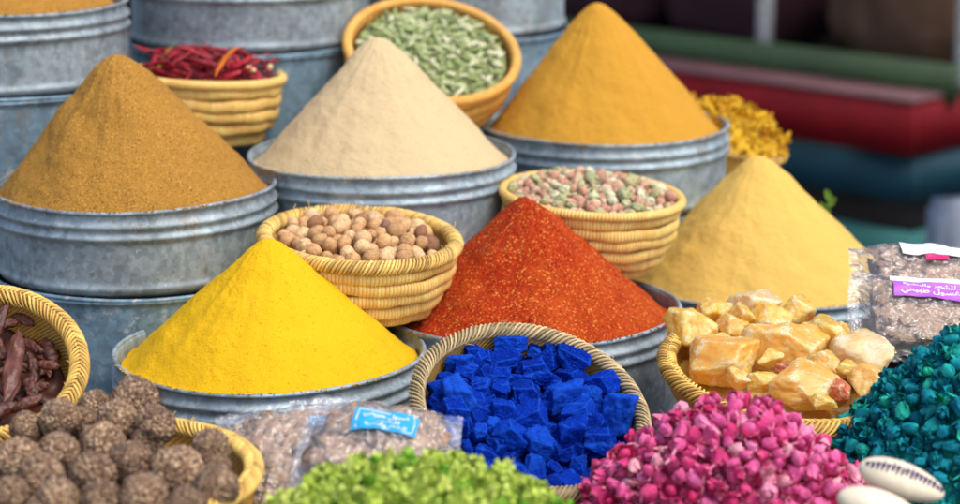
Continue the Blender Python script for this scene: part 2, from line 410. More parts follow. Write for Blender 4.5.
# ------------------------------------------------------------------ tubs and cones
R0 = 0.21
def tub(name, label, x, y, z0, z1, r=R0, m='metal_a', ribs=(0.020, 0.037), seed=0.0, group=None, empty=False):
    h = z1 - z0
    t = thing(name, label, 'tub', (x, y, z0), (0, 0, seed * 2.3), group)
    prof = [(0.002, 0.006), (r - 0.012, 0.006), (r - 0.006, 0.0), (r - 0.002, 0.006)]
    zs = np.linspace(0.01, h - 0.004, max(24, int(h / 0.0028)))
    for z in zs:
        dd = 0.0
        for rb in ribs: dd += 0.0062 * math.exp(-((z - (h - rb)) / 0.0052) ** 2)
        dd += 0.003 * math.exp(-((z - 0.012) / 0.005) ** 2)
        prof.append((r - 0.002 + dd, z))
    prof += [(r - 0.0005, h), (r - 0.004, h - 0.001)]
    for z in np.linspace(h - 0.006, 0.012, 10): prof.append((r - 0.0045, z))
    prof.append((0.002, 0.011))
    v, f = lathe(prof, 128)
    a = np.arctan2(v[:, 1], v[:, 0])
    wob = 1 + 0.006 * np.sin(2 * a + seed) + 0.003 * np.sin(5 * a + seed * 3) * np.sin(v[:, 2] * 20 + seed)
    v[:, 0] *= wob; v[:, 1] *= wob
    obj('shell', MB().add(v, f), M[m], t)
    k = 160; aa = [2 * PI * i / k for i in range(k + 1)]
    pts = [((r) * math.cos(q) * (1 + 0.006 * math.sin(2 * q + seed)), r * math.sin(q) * (1 + 0.006 * math.sin(2 * q + seed)), h + 0.0005 + 0.0015 * math.sin(3 * q + seed)) for q in aa]
    obj('rim', MB().add(*tube(pts, 0.0031, 8, cap=False)), M[m], t)
    return t

def cone(label, x, y, zr, ax, ay, h, m, r=0.2005, tip=0.02, amp=0.0016, seed=0.0, conc=0.0):
    rings, seg = 90, 220
    ts = np.linspace(0, 1, rings)
    a = np.linspace(0, 2 * PI, seg, endpoint=False)
    v = []
    hh = tip * h / r * 0.8
    for t in ts:
        rr = r * t
        z = h * (1 - t) - conc * math.sin(PI * t) * h
        q = math.sqrt(t * t + (tip / r) ** 2) - tip / r          # rounded peak
        qm = math.sqrt(1 + (tip / r) ** 2) - tip / r
        z = h * (1 - q / qm) - conc * math.sin(PI * min(1, t)) * h
        e = max(0, (t - 0.9) / 0.1)
        z += e * e * 0.004
        for q in a:
            cx, sy = math.cos(q), math.sin(q)
            p = (rr * cx, rr * sy, z)
            n = fb((p[0], p[1], z), 16, seed, 4) * amp * 2.1 + nz((cx * 6, sy * 6, t * 0.9), 1.0, seed) * amp * 0.9 * t * (1.1 - t) * 4
            n += fb((p[0], p[1], z), 120, seed + 5, 2) * amp * 0.35
            dx, dy = ax * (1 - t), ay * (1 - t)
            v.append((p[0] + dx + cx * n * 0.7, p[1] + dy + sy * n * 0.7, z + n * 0.7))
    RD = random.Random(int(seed * 100) + 11)
    dents = [(RD.uniform(-2.9, -0.2), RD.uniform(0.3, 0.9), RD.uniform(0.008, 0.022), RD.uniform(-0.0022, 0.0014)) for _ in range(16)]
    for (da, dt_, ds, dh) in dents:
        cx, cy, cz = r * dt_ * math.cos(da), r * dt_ * math.sin(da), h * (1 - dt_)
        for i, p in enumerate(v):
            d2 = (p[0] - cx) ** 2 + (p[1] - cy) ** 2 + ((p[2] - cz) * 0.5) ** 2
            if d2 < 9 * ds * ds:
                q = dh * math.exp(-d2 / (ds * ds)); v[i] = (p[0] + math.cos(da) * q * 0.6, p[1] + math.sin(da) * q * 0.6, p[2] + q * 0.8)
    f = []
    for i in range(rings - 1):
        for j in range(seg):
            k = (j + 1) % seg
            f.append((i * seg + j, (i + 1) * seg + j, (i + 1) * seg + k, i * seg + k))
    b = len(v)
    for q in a: v.append((r * math.cos(q), r * math.sin(q), -0.06))
    i = rings - 1
    for j in range(seg):
        k = (j + 1) % seg
        f.append((i * seg + j, b + j, b + k, i * seg + k))
    f.append(tuple(b + j for j in reversed(range(seg))))
    o = obj('spice_cone', MB().add(v, f), m, loc=(x, y, zr - 0.018))
    tag(o, label, 'spice heap', 'cones of ground spice')
    mb = MB(); g_ = ico(1)
    for _ in range(150):                                # grains spilled along the rim
        c0 = RD.choice([-2.4, -1.9, -1.5, -1.1, -0.7]); a_ = c0 + RD.gauss(0, 0.16); q = r + 0.012 + RD.gauss(0, 0.0022); sz = RD.uniform(0.0006, 0.0019)
        mb.add(np.array(g_[0]) * np.array((sz, sz, sz * 0.6)) + np.array((x + q * math.cos(a_), y + q * math.sin(a_), zr + 0.0035)), g_[1])
    tag(obj('spilled_grains', mb, m), 'grains spilled on the rim under the ' + label.split(' of ')[0].split(' in ')[0], 'spilled spice', kind='stuff')
    return o

def rim_xy(px, py, diam):    # centre of a rim that spans diam pixels
    d = F * 0.42 / diam; return at(px, py, d)
pY, pB, pR = rim_xy(270, 350, 310), rim_xy(135, 184, 285), rim_xy(528, 306, 289)
pW, pO, pP = rim_xy(382, 154, 270), rim_xy(605, 124, 250), rim_xy(762, 273, 262)
ZL = TZ + 0.176
low = [('shallow galvanised tub holding the bright yellow cone', pY), ('shallow galvanised tub holding the red flake cone', pR), ('shallow galvanised tub holding the pale yellow cone behind the amber resin', pP)]
for i, (lb, p) in enumerate(low):
    tub('metal_tub', lb, p.x, p.y, TZ, p.z, r=[R0, 0.220, 0.236][i], m='metal_a', seed=i * 1.3 + 0.4, group='galvanised tubs of spice')
mid = [('weathered galvanised tub holding the brown cone', 'blue grey drum under the tub of brown powder', pB, 'metal_c'),
       ('galvanised tub holding the cream cone', 'drum under the tub of cream powder, behind the nut basket', pW, 'metal_a'),
       ('galvanised tub holding the ochre cone, beside the yellow flowers', 'drum under the tub of ochre powder, behind the pink and green buds', pO, 'metal_a')]
for i, (lb, lb2, p, mm) in enumerate(mid):
    zs = p.z - 0.124
    tub('metal_drum', lb2, p.x, p.y, TZ, zs, m='metal_b', ribs=(0.002,), seed=i * 2.1 + 5, group='plain drums under the spice tubs')
    tub('metal_tub', lb, p.x, p.y, zs + 0.0025, p.z, r=R0 - 0.0035, m=mm, seed=i * 1.7 + 9, group='galvanised tubs of spice')
# back row: taller stacks, rims at the top edge of the picture
pT1, pT2, pT3 = at(-4, 2, 3.36), at(250, -34, 3.62), at(454, -42, 3.86)
back = [('tall stack tub with brown powder heaped to its rim, behind the brown cone', 'blue grey drum under the second tub of brown powder', pT1, 'metal_c'),
        ('dull grey tub standing behind the basket of red chillies', 'drum under the dull grey tub behind the red chillies', pT2, 'metal_c'),
        ('grey tub standing behind the tilted basket of green pods', 'drum under the grey tub behind the tilted green basket', pT3, 'metal_c')]
for i, (lb, lb2, p, mm) in enumerate(back):
    zs = p.z - 0.128
    tub('metal_drum', lb2, p.x, p.y, TZ, zs, m='metal_b', ribs=(0.002,), seed=i * 2.6 + 15, group='plain drums under the spice tubs')
    tub('metal_tub', lb, p.x, p.y, zs + 0.0025, p.z, r=R0 - 0.0035, m=mm, seed=i * 1.1 + 19, group='galvanised tubs of spice')

def apex(p, px, py, hgt_guess=0.16):
    n = Vector((0, 1, 0)); q = ray_plane(px, py, p, n); return q.x - p.x, q.z - (p.z - 0.018)
for lb, p, (px, py), m, kw in [
    ('bright yellow cone of ground spice', pY, (268, 239), 'yellow', dict(tip=0.016)),
    ('golden brown cone of coarse ground spice with a blunt tip', pB, (117, 55), 'cumin', dict(tip=0.034, amp=0.0022)),
    ('red cone of coarse chilli flakes', pR, (526, 196), 'paprika', dict(tip=0.012, amp=0.0026, conc=0.01, r=0.210)),
    ('cream coloured cone of powder behind the nut basket', pW, (379, 37), 'ginger', dict(tip=0.022)),
    ('deep ochre cone of powder, highest on the right', pO, (597, 3), 'ochre', dict(tip=0.024)),
    ('pale yellow cone of powder behind the amber resin', pP, (757, 156), 'pale', dict(tip=0.020, r=0.224))]:
    ax, h = apex(p, px, py)
    cone(lb, p.x, p.y, p.z, ax, 0, h, M[m], seed=p.x * 9, **kw)
cone('brown powder in the tall tub at the top left corner', pT1.x, pT1.y, pT1.z, 0, 0, 0.17, M['cumin'], r=0.198, tip=0.04, amp=0.002, seed=4)
cone('dull green powder in the tub behind the red chillies', pT2.x, pT2.y, pT2.z, 0, 0, 0.13, M['pale'], r=0.198, tip=0.03, seed=14)
cone('brown powder in the tub behind the tilted green basket', pT3.x, pT3.y, pT3.z, 0, 0, 0.13, M['cumin'], r=0.198, tip=0.03, seed=24)

# ------------------------------------------------------------------ baskets
def stitched_rim(R, r, n, mode='twist', adv=2.2, thick=0.0024, core=True, squash=1.0):
    """straw plait wound round a core ring"""
    mb = MB()
    if core:
        k = 120
        mb.add(*tube([((R) * math.cos(2 * PI * i / k), R * math.sin(2 * PI * i / k), 0) for i in range(k + 1)], r * 0.86, 8, cap=False), tint=0.05)
    st = 9
    for i in range(n):
        th0 = 2 * PI * i / n + random.uniform(-0.006, 0.006)
        step = 2 * PI / n
        runs = [(-60, 240, adv)] if mode == 'twist' else [(-50, 100, adv), (245, 80, adv)]
        for (p0, p1, ad) in runs:
            pts = []
            for s in range(st):
                u = s / (st - 1)
                ph = math.radians(p0 + (p1 - p0) * u); th = th0 + ad * step * u
                rr = r * (1.0 + 0.05 * math.sin(u * PI))
                x = R + rr * math.cos(ph); z = rr * math.sin(ph) * squash
                pts.append((x * math.cos(th), x * math.sin(th), z))
            w = thick * random.uniform(0.8, 1.15)
            mb.add(*tube(pts, [w * 0.55] + [w] * (st - 2) + [w * 0.55], 6, flat=0.7), tint=random.choice([0.12, 0.3, 0.45, 0.5, 0.6, 0.75, 0.95]) + random.uniform(-0.1, 0.1))
    for i in range(26):                                 # frayed ends
        th = random.uniform(0, 2 * PI); ph = random.uniform(0, PI); q = R + r * 1.05 * math.cos(ph); z = r * 1.05 * math.sin(ph); l = random.uniform(0.006, 0.016); tw = random.uniform(-1, 1)
        p0 = Vector((q * math.cos(th), q * math.sin(th), z)); tn = Vector((-math.sin(th), math.cos(th), 0)); ou = Vector((math.cos(ph) * math.cos(th), math.cos(ph) * math.sin(th), math.sin(ph)))
        mb.add(*tube([p0 - ou * 0.002, p0 + tn * l * 0.5 * tw + ou * l * 0.35, p0 + tn * l * tw + ou * l * random.uniform(0.2, 0.8)], [0.0006, 0.0005, 0.0003], 4), tint=0.7)
    return mb

def coil_basket(label, loc, rot, R, depth, n, m='coil', rimm='rim_straw', rb=0.72, braid=True, cat='basket'):
    t = thing('straw_basket', label, cat, loc, rot, 'round straw baskets')
    rc = depth / (2 * n) * 1.04
    mb = MB()
    # lining
    prof = []
    for i in range(n + 1):
        u = i / n; prof.append(((rb + (1 - rb) * math.sqrt(1 - (1 - u) ** 2)) * R - rc * 1.0, -depth + depth * u))
    mb.add(*lathe([(0.002, -depth)] + prof, 96), tint=0.08)
    mb.add(*lathe([(0.002, -depth - 0.004), (prof[0][0], -depth - 0.004)], 96), tint=0.35)
    for i in range(n):
        u = (i + 0.5) / n
        rr = (rb + (1 - rb) * math.sqrt(1 - (1 - u) ** 2)) * R - rc * 0.4; z = -depth + depth * u
        k = 180; ph = i * 1.3
        pts = [((rr + 0.0012 * math.sin(7 * q + ph)) * math.cos(q), (rr + 0.0012 * math.sin(7 * q + ph)) * math.sin(q), z + 0.0016 * math.sin(3 * q + ph * 2) + 0.0009 * math.sin(11 * q + ph)) for q in [2 * PI * j / k for j in range(k + 1)]]
        rad = [rc * (1 + 0.14 * nz((math.cos(2 * PI * j / k) * 4, math.sin(2 * PI * j / k) * 4, i * 3.0), 2.0)) for j in range(k + 1)]; rad[-1] = rad[0]
        tv = []
        v, f = tube(pts, rad, 12, cap=False, flat=0.55, upv=(1, 0, 0))
        tv = [0.52 + 0.30 * nz(p, 14, i) + 0.4 * nz((math.atan2(p[1], p[0]) * 16, i * 7.0, 0), 1.0) for p in v]
        mb.add(v, f, tint=np.array(tv))
    obj('coiled_body', mb, M[m], t)
    if braid: obj('rim_braid', stitched_rim(R - rc * 0.3, rc * 0.98, int(2 * PI * R / 0.0052), adv=4.6, thick=0.0026), M[rimm], t, loc=(0, 0, rc * 0.6))
    else:
        k = 180
        obj('rim', MB().add(*tube([(R * math.cos(2 * PI * j / k), R * math.sin(2 * PI * j / k), 0) for j in range(k + 1)], rc * 0.8, 12, cap=False)), M[m], t, loc=(0, 0, rc * 0.4))
    return t

def woven_basket(label, loc, rot, R, depth, rr, n, rimm, mode='twist', rb=0.7, adv=2.4, thick=0.0026, m='weave', squash=1.0):
    t = thing('woven_basket', label, 'basket', loc, rot, 'round straw baskets')
    prof = []
    for i in range(17):
        u = i / 16; prof.append(((rb + (1 - rb) * math.sin(u * PI / 2)) * R, -depth + depth * u))
    inn = [(p[0] - 0.007, p[1] + 0.004) for p in reversed(prof)]
    obj('woven_body', MB().add(*lathe([(0.002, -depth)] + prof + inn + [(0.002, -depth + 0.005)], 128)), M[m], t)
    obj('rim_braid', stitched_rim(R, rr, n, mode, adv, thick, squash=squash), M[rimm], t, loc=(0, 0, rr * 0.5))
    return t

# ------------------------------------------------------------------ loose goods
def drop_pile(radii, dome, sample, tries=40, pack=0.9, limit=None, seat=0.55):
    P = np.zeros((0, 4)); out = []
    for r in radii:
        best = None
        for _ in range(tries):
            xy = sample()
            if xy is None: continue
            x, y = xy; g = dome(x, y); z = g + r * seat
            if len(P):
                d2 = (P[:, 0] - x) ** 2 + (P[:, 1] - y) ** 2; RR = (P[:, 3] + r) * pack
                k = d2 < RR * RR
                if k.any(): z = max(z, (P[k, 2] + np.sqrt(RR[k] ** 2 - d2[k])).max())
            s = z - g
            if best is None or s < best[0]: best = (s, x, y, z)
        if best is None: continue
        if limit is not None and best[0] > limit: continue
        P = np.vstack([P, [best[1], best[2], best[3], r]]); out.append((best[1], best[2], best[3], r))
    return out
def disc(R):
    def s():
        a = random.uniform(0, 2 * PI); q = R * math.sqrt(random.random()); return q * math.cos(a), q * math.sin(a)
    return s
def rrot(): return Euler((random.uniform(0, 6.28), random.uniform(0, 6.28), random.uniform(0, 6.28)))

def place(protos, name, mtx, pos, r, label, cat, group, rot=None, stretch=0.12):
    me = random.choice(protos)
    o = bpy.data.objects.new(name, me); C.objects.link(o)
    s = [r * random.uniform(1 - stretch, 1 + stretch) for _ in range(3)]
    mm = mtx @ Matrix.Translation(pos) @ (rot or rrot()).to_matrix().to_4x4() @ Matrix.Diagonal((*s, 1))
    o.matrix_world = mm
    return tag(o, label, cat, group)
def dome_fill(name, mtx, R, dome, m, label, cat, depth=0.03, bumpy=0.004, bs=80):
    """the packed mass under the pieces that can be told apart"""
    v = []; f = []; rings, seg = 24, 72
    for i in range(rings + 1):
        for j in range(seg):
            a = 2 * PI * j / seg; q = R * max(0.002, i / rings); x, y = q * math.cos(a), q * math.sin(a)
            v.append((x, y, dome(x, y) + bumpy * nz((x, y, 0), bs, 3)))
    for i in range(rings):
        for j in range(seg):
            k = (j + 1) % seg; f.append((i * seg + j, (i + 1) * seg + j, (i + 1) * seg + k, i * seg + k))
    b = len(v)
    zb = min(q[2] for q in v) - depth
    for j in range(seg):
        a = 2 * PI * j / seg; v.append((R * 0.9 * math.cos(a), R * 0.9 * math.sin(a), zb))
    for j in range(seg):
        k = (j + 1) % seg; f.append((rings * seg + j, b + j, b + k, rings * seg + k))
    f.append(tuple(b + j for j in reversed(range(seg))))
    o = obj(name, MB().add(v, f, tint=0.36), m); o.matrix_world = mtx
    return tag(o, label, cat, kind='stuff')

def mtx_of(loc, rot): return Matrix.Translation(loc) @ Euler(rot).to_matrix().to_4x4()

def nut_mesh(seed, wr=0.06, sub=3):
    def fn(p):
        d = 1 + wr * fb(p, 2.6, seed, 4) + 0.03 * abs(nz(p, 7, seed))
        return p * d + Vector((0, 0, 0.10 * max(0, p.z - 0.75)))
    v, f = ico(sub, fn)
    t = [0.5 - 0.5 * max(0, -nz(p, 5, seed)) for p in v]
    return MB().add(v, f, np.array(t)).mesh('nut')

def patch(c, ax, up, w, l, curl, cup, seed, n=5):
    """a small curled petal or leaf: base c, along ax, facing up; thin shell with two sides"""
    ax = Vector(ax).normalized(); up = Vector(up); up = (up - ax * up.dot(ax)).normalized(); sd = ax.cross(up)
    v = []
    for i in range(n):
        u = i / (n - 1)
        for j in range(n):
            s = j / (n - 1) * 2 - 1
            ww = w * (math.sin(PI * (0.18 + 0.74 * u)) ** 0.8)
            h = cup * (s * s - 0.3) * ww + curl * u * u * l + 0.06 * l * nz((u * 2, s * 1.5, seed), 2.0, seed)
            p = Vector(c) + ax * (u * l) + sd * (s * ww) + up * h
            v.append(tuple(p))
    f = []
    for i in range(n - 1):
        for j in range(n - 1): f.append((i * n + j, i * n + j + 1, (i + 1) * n + j + 1, (i + 1) * n + j))
    return v, f

def bud_mesh(seed, petals=6, openness=0.25, sepals=4, frill=0.0):
    R = random.Random(seed); mb = MB()
    prof = [(0.03, -0.62), (0.22, -0.56), (0.40, -0.35), (0.50, -0.05), (0.47, 0.25), (0.33, 0.52), (0.14, 0.68), (0.01, 0.72)]
    v, f = lathe(prof, 12)
    v = np.array([tuple(Vector(p) * (1 + 0.16 * nz(p, 2.2, seed))) for p in v])
    mb.add(v, f, 0.42 + 0.1 * R.random())
    for i in range(petals):
        a = 2 * PI * i / petals * 1.62 + R.uniform(-0.3, 0.3)
        base = Vector((math.cos(a) * 0.30, math.sin(a) * 0.30, -0.50))
        ax = Vector((math.cos(a) * (0.32 + openness * R.random()), math.sin(a) * (0.32 + openness * R.random()), 1.0))
        out = Vector((math.cos(a), math.sin(a), 0.1))
        v, f = patch(base, ax, out, R.uniform(0.36, 0.55), R.uniform(0.95, 1.3), R.uniform(-0.35, 0.12), -0.45, seed + i)
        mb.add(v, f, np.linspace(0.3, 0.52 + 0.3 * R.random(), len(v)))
    for i in range(sepals):
        a = 2 * PI * i / sepals + R.uniform(-0.4, 0.4)
        v, f = patch((math.cos(a) * 0.1, math.sin(a) * 0.1, -0.62), (math.cos(a), math.sin(a), R.uniform(-0.3, 0.6)), (0, 0, -1), 0.12, R.uniform(0.45, 0.8), R.uniform(-0.3, 0.4), 0.2, seed * 3 + i, 4)
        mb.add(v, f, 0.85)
    return mb.mesh('dried_bud')

def frill_mesh(seed, n=9, w=(0.22, 0.38), l=(0.6, 1.0), tint=(0.3, 0.75)):
    """crumpled open flower or leafy cluster"""
    R = random.Random(seed); mb = MB()
    v, f = ico(1, lambda p: p * 0.32); mb.add(v, f, 0.3)
    for i in range(n):
        d = Vector((R.gauss(0, 1), R.gauss(0, 1), R.gauss(0.2, 1))).normalized()
        u = Vector((R.gauss(0, 1), R.gauss(0, 1), R.gauss(0, 1)))
        v, f = patch(d * 0.1, d, u, R.uniform(*w), R.uniform(*l), R.uniform(-0.5, 0.5), R.uniform(-0.6, 0.6), seed + i * 3)
        mb.add(v, f, R.uniform(*tint))
    return mb.mesh('crumpled_flower')

def pod_mesh(seed, L_=1.0, w=0.16, bend=0.25, flat=0.7, n=12, seg=8, wr=0.1, name='pod'):
    R = random.Random(seed); pts = []; rad = []
    for i in range(n):
        u = i / (n - 1); s = u * 2 - 1
        pts.append((s * L_, bend * (1 - s * s) + 0.05 * nz((u * 3, seed, 0), 1.0), 0.06 * nz((u * 3, 0, seed), 1.3)))
        rad.append(w * max(0.14, (1 - abs(s) ** 3.2)) * (1 + wr * nz((u * 9, seed, 2.0), 1.0)))
    v, f = tube(pts, rad, seg, flat=flat)
    v = [tuple(Vector(p) + Vector((0, w * 0.24 * nz((p[0] * 2.2, p[1] * 14, p[2] * 14), 1.0, seed), w * 0.30 * nz((p[0] * 2.5, p[1] * 14, p[2] * 14), 1.0, seed + 3)))) for p in v]
    t = [0.5 + 0.35 * nz(p, 4, seed) for p in v]
    return MB().add(v, f, np.array(t)).mesh(name)

def with_mat(ms, m):
    for q in ms: q.materials.append(m)
    return ms

# --- tan nuts between the yellow and red cones
loc = at(360, 243, 2.95); rot = (math.radians(5), math.radians(2), 0.3); Rb = 0.137
coil_basket('coiled straw basket of tan nuts behind the bright yellow cone', loc, rot, Rb, 0.090, 5, rb=0.62)
mx = mtx_of(loc, rot); dm = lambda x, y: -0.020 + 0.018 * (1 - (x * x + y * y) / 0.0132)
nuts_a = with_mat([nut_mesh(i, 0.13) for i in range(9)], M['nut']); nuts_b = with_mat([nut_mesh(i + 9) for i in range(3)], M['nut_dark'])
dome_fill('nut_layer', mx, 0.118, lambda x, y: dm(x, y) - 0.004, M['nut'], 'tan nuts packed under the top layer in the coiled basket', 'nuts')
for (x, y, z, r) in drop_pile([random.uniform(0.0088, 0.0132) for _ in range(200)], dm, disc(0.108), 50, 0.95, 0.030):
    dk = random.random() < 0.12
    place(nuts_b if dk else nuts_a, 'nut', mx, (x, y, z), r, 'dark purplish brown nut among the tan ones in the basket' if dk else 'round wrinkled tan nut in the basket behind the yellow cone', 'nut', 'dark nuts in the coiled basket' if dk else 'tan nuts in the coiled basket', stretch=0.17)

# --- pink and green buds
loc = at(592, 197, 3.17); rot = (math.radians(4), 0, 1.0)
coil_basket('coiled straw basket of pink and pale green buds between the red and ochre cones', loc, rot, 0.135, 0.104, 6, rb=0.6, braid=False)
mx = mtx_of(loc, rot); dm2 = lambda x, y: -0.003 + 0.014 * (1 - (x * x + y * y) / 0.0144)
ba = with_mat([nut_mesh(i + 20, 0.3) for i in range(4)], M['bud_pale']); bb = with_mat([nut_mesh(i + 30, 0.4) for i in range(3)], M['bud_green'])
dome_fill('bud_layer', mx, 0.126, lambda x, y: dm2(x, y) - 0.003, M['bud_green'], 'pink and pale green buds packed under the top layer', 'buds')
for (x, y, z, r) in drop_pile([random.uniform(0.0050, 0.0090) for _ in range(300)], dm2, disc(0.124), 40, 0.92, 0.022):
    g = random.random() < 0.34
    place(bb if g else ba, 'dried_bud', mx, (x, y, z), r, 'small pale green bud in the basket behind the red cone' if g else 'small pinkish cream bud in the basket behind the red cone', 'bud', 'pale green buds in the basket' if g else 'pinkish buds in the basket', stretch=0.38)

# --- red chillies
loc = at(206, 78, 3.42); rot = (math.radians(3), 0, 2.0)
coil_basket('coiled straw basket of dark red chillies between the brown and cream cones', loc, rot, 0.124, 0.098, 5, rb=0.64, braid=False)
mx = mtx_of(loc, rot); dm3 = lambda x, y: 0.004 + 0.022 * (1 - (x * x + y * y) / 0.0121)
ch = with_mat([pod_mesh(i + 40, 1.0, 0.19, random.uniform(-0.3, 0.4), 0.55, name='chilli') for i in range(6)], M['chilli'])
dome_fill('chilli_layer', mx, 0.111, lambda x, y: dm3(x, y) - 0.006, M['chilli'], 'dark red chillies packed under the top layer', 'chillies', bumpy=0.008)
for (x, y, z, r) in drop_pile([random.uniform(0.016, 0.03) for _ in range(150)], dm3, disc(0.103), 30, 0.42, 0.026, 0.25):
    place(ch, 'chilli', mx, (x, y, z), r, 'shrivelled dark red chilli in the coiled basket', 'chilli', 'dark red chillies in the basket', Euler((random.uniform(-0.5, 0.5), random.uniform(-0.5, 0.5), random.uniform(0, 6.3))))
def single(name, me, m, pos, s, rot, label, cat, group=None):
    o = obj(name, me, m, loc=pos, rot=rot); o.scale = (s, s, s) if not hasattr(s, '__len__') else s
    return tag(o, label, cat, group)
single('chilli', pod_mesh(77, 1.0, 0.2, 0.3, 0.5, name='chilli'), M['chilli_or'], at(226, 62, 3.31), 0.030, (0.3, -0.9, 0.3), 'bright orange curled chilli lying on the dark red ones', 'chilli')
single('chilli', pod_mesh(79, 1.0, 0.2, 0.3, 0.5, name='chilli'), M['chilli'], at(206, 48, 3.44), 0.014, (0.2, 1.3, 0.4), 'dark red chilli sticking straight up out of the basket', 'chilli')
single('stalk', pod_mesh(78, 1.0, 0.1, 0.3, 0.5, name='stalk'), M['stalk'], at(169, 51, 3.40), 0.016, (0.3, -0.8, 0.4), 'small green stalk on the chillies beside the brown cone', 'stalk')
single('stalk', pod_mesh(80, 1.0, 0.2, 0.3, 0.5, name='stalk'), M['stalk'], at(208, 63, 3.37), 0.008, (0.3, 0.2, 0.4), 'small green stalk between the chillies left of the orange one', 'stalk')
chip = with_mat([nut_mesh(90, 0.3)], M['cream_chip'])
single('chip', chip[0], M['cream_chip'], at(251, 69, 3.34), (0.008, 0.004, 0.0045), (0, 0.4, 0), 'cream chip among the chillies, left of the other', 'chip')
single('chip', chip[0], M['cream_chip'], at(270, 67, 3.35), (0.004, 0.005, 0.0055), (0, 0.3, 0.4), 'cream chip on the chillies nearest the right rim', 'chip')

# --- tilted basket of green pods
loc = at(432, 52, 3.5); rot = (math.radians(27), math.radians(9), 0)
coil_basket('orange straw basket of green pods tilted forward behind the cream cone', loc, rot, 0.142, 0.10, 5, m='coil_or', rb=0.66, braid=False)
mx = mtx_of(loc, rot); dm4 = lambda x, y: -0.002 + 0.012 * (1 - (x * x + y * y) / 0.0144)
gp = with_mat([pod_mesh(i + 60, 1.0, 0.36, random.uniform(-0.3, 0.3), 0.6, name='green_pod') for i in range(6)], M['pod_green'])
dome_fill('pod_layer', mx, 0.126, lambda x, y: dm4(x, y) - 0.004, M['pod_green'], 'green pods packed under the top layer in the tilted basket', 'pods', bumpy=0.006)
for (x, y, z, r) in drop_pile([random.uniform(0.0075, 0.0145) for _ in range(300)], dm4, disc(0.119), 24, 0.45, 0.018, 0.25):
    place(gp, 'green_pod', mx, (x, y, z), r, 'slender pale green pod in the tilted orange basket', 'pod', 'green pods in the tilted basket', Euler((random.uniform(-0.4, 0.4), random.uniform(-0.4, 0.4), random.uniform(0, 6.3))))

# --- yellow flowers right of the ochre cone
loc = at(728, 140, 3.64); rot = (math.radians(8), math.radians(16), 0)
tub('metal_drum', 'narrow drum under the basket of yellow flowers', loc.x - 0.05, loc.y, TZ, loc.z - 0.10, r=0.05, m='metal_b', ribs=(0.002,), seed=33, group='plain drums under the spice tubs')
woven_basket('straw basket of yellow flowers half hidden by the ochre tub', loc, rot, 0.098, 0.08, 0.007, 70, 'rim_gold')
mx = mtx_of(loc, rot); dm5 = lambda x, y: 0.0 + 0.05 * max(0, 1 - (x * x + y * y) / 0.0125)
fy = with_mat([frill_mesh(i + 200, 8) for i in range(4)], M['flower_y'])
dome_fill('flower_layer', mx, 0.094, lambda x, y: dm5(x, y) - 0.008, M['flower_y'], 'yellow flowers packed under the top layer', 'flowers', bumpy=0.008)
for (x, y, z, r) in drop_pile([random.uniform(0.009, 0.014) for _ in range(150)], dm5, disc(0.099), 24, 0.8, 0.022, 0.3):
    place(fy, 'dried_flower', mx, (x, y, z), r, 'crumpled yellow flower heaped beside the ochre tub', 'flower', 'yellow flowers beside the ochre tub')
mb = MB(); mb.add(*tube([(-0.02, 0, -0.085), (-0.006, 0, -0.04), (0.012, 0, 0.0), (0.02, 0.004, 0.025)], [0.0022, 0.002, 0.0018, 0.001], 6))
sp = thing('herb_sprig', 'single green sprig sticking up at the back of the pale yellow cone', 'sprig', at(818, 214, 3.53))
obj('stem', mb, M['sprig'], sp)
for k in range(5):
    v, f = patch((0.004 + 0.004 * k, 0, -0.02 + 0.011 * k), (1 if k % 2 else -0.6, 0.2, 1.2), (0, -1, 0.2), 0.006, 0.02, 0.1, 0.2, k)
    obj('leaf', MB().add(v, f, 0.5), M['sprig'], sp)

# --- dark pods, left edge
loc = at(-14, 368, 2.58); tub('metal_drum', 'short drum under the tilted basket of dark pods', loc.x, loc.y + 0.06, TZ, loc.z - 0.15, r=0.09, m='metal_b', ribs=(0.002,), seed=35, group='plain drums under the spice tubs'); rot = (math.radians(36), math.radians(6), 0.1); Rp = 0.113
woven_basket('straw basket of dark brown pods tilted against the blue grey drum', loc, rot, Rp, 0.13, 0.0105, 120, 'rim_gold', mode='herring', rb=0.6, adv=3.4, thick=0.0022)
mx = mtx_of(loc, rot)
dome_fill('pod_layer', mx, 0.096, lambda x, y: -0.045, M['carob'], 'dark brown pods packed in the bottom of the tilted basket', 'pods', bumpy=0.012, bs=40)
cb = with_mat([pod_mesh(i + 140, 1.0, 0.19, random.uniform(-0.3, 0.3), 0.6, 30, 14, 0.16, 'brown_pod') for i in range(5)], M['carob'])
pods = [((-4, 372, 23, 388), 40, 0.0135, 'long ridged dark brown pod leaning upright, largest in the left basket'),]
def pod_between(p, q, w, seed, label, lift=0.0):
    p, q = Vector(p), Vector(q); d = q - p; Lh = d.length / 2
    me = pod_mesh(seed, 1.0, w * 0.8 / Lh, random.uniform(-0.15, 0.28), 0.6, 40, 18, 0.16, 'brown_pod')
    x = d.normalized(); z = (CAM - (p + q) / 2); z = (z - x * z.dot(x)).normalized(); y = z.cross(x)
    mm = Matrix((x, y, z)).transposed().to_4x4(); mm.translation = (p + q) / 2
    me.materials.append(M['carob'])
    o = bpy.data.objects.new('brown_pod', me); C.objects.link(o); o.matrix_world = mm @ Matrix.Diagonal((Lh, Lh, Lh, 1))
    return tag(o, label, 'pod')
nb = Euler(rot).to_matrix() @ Vector((0, 0, 1))
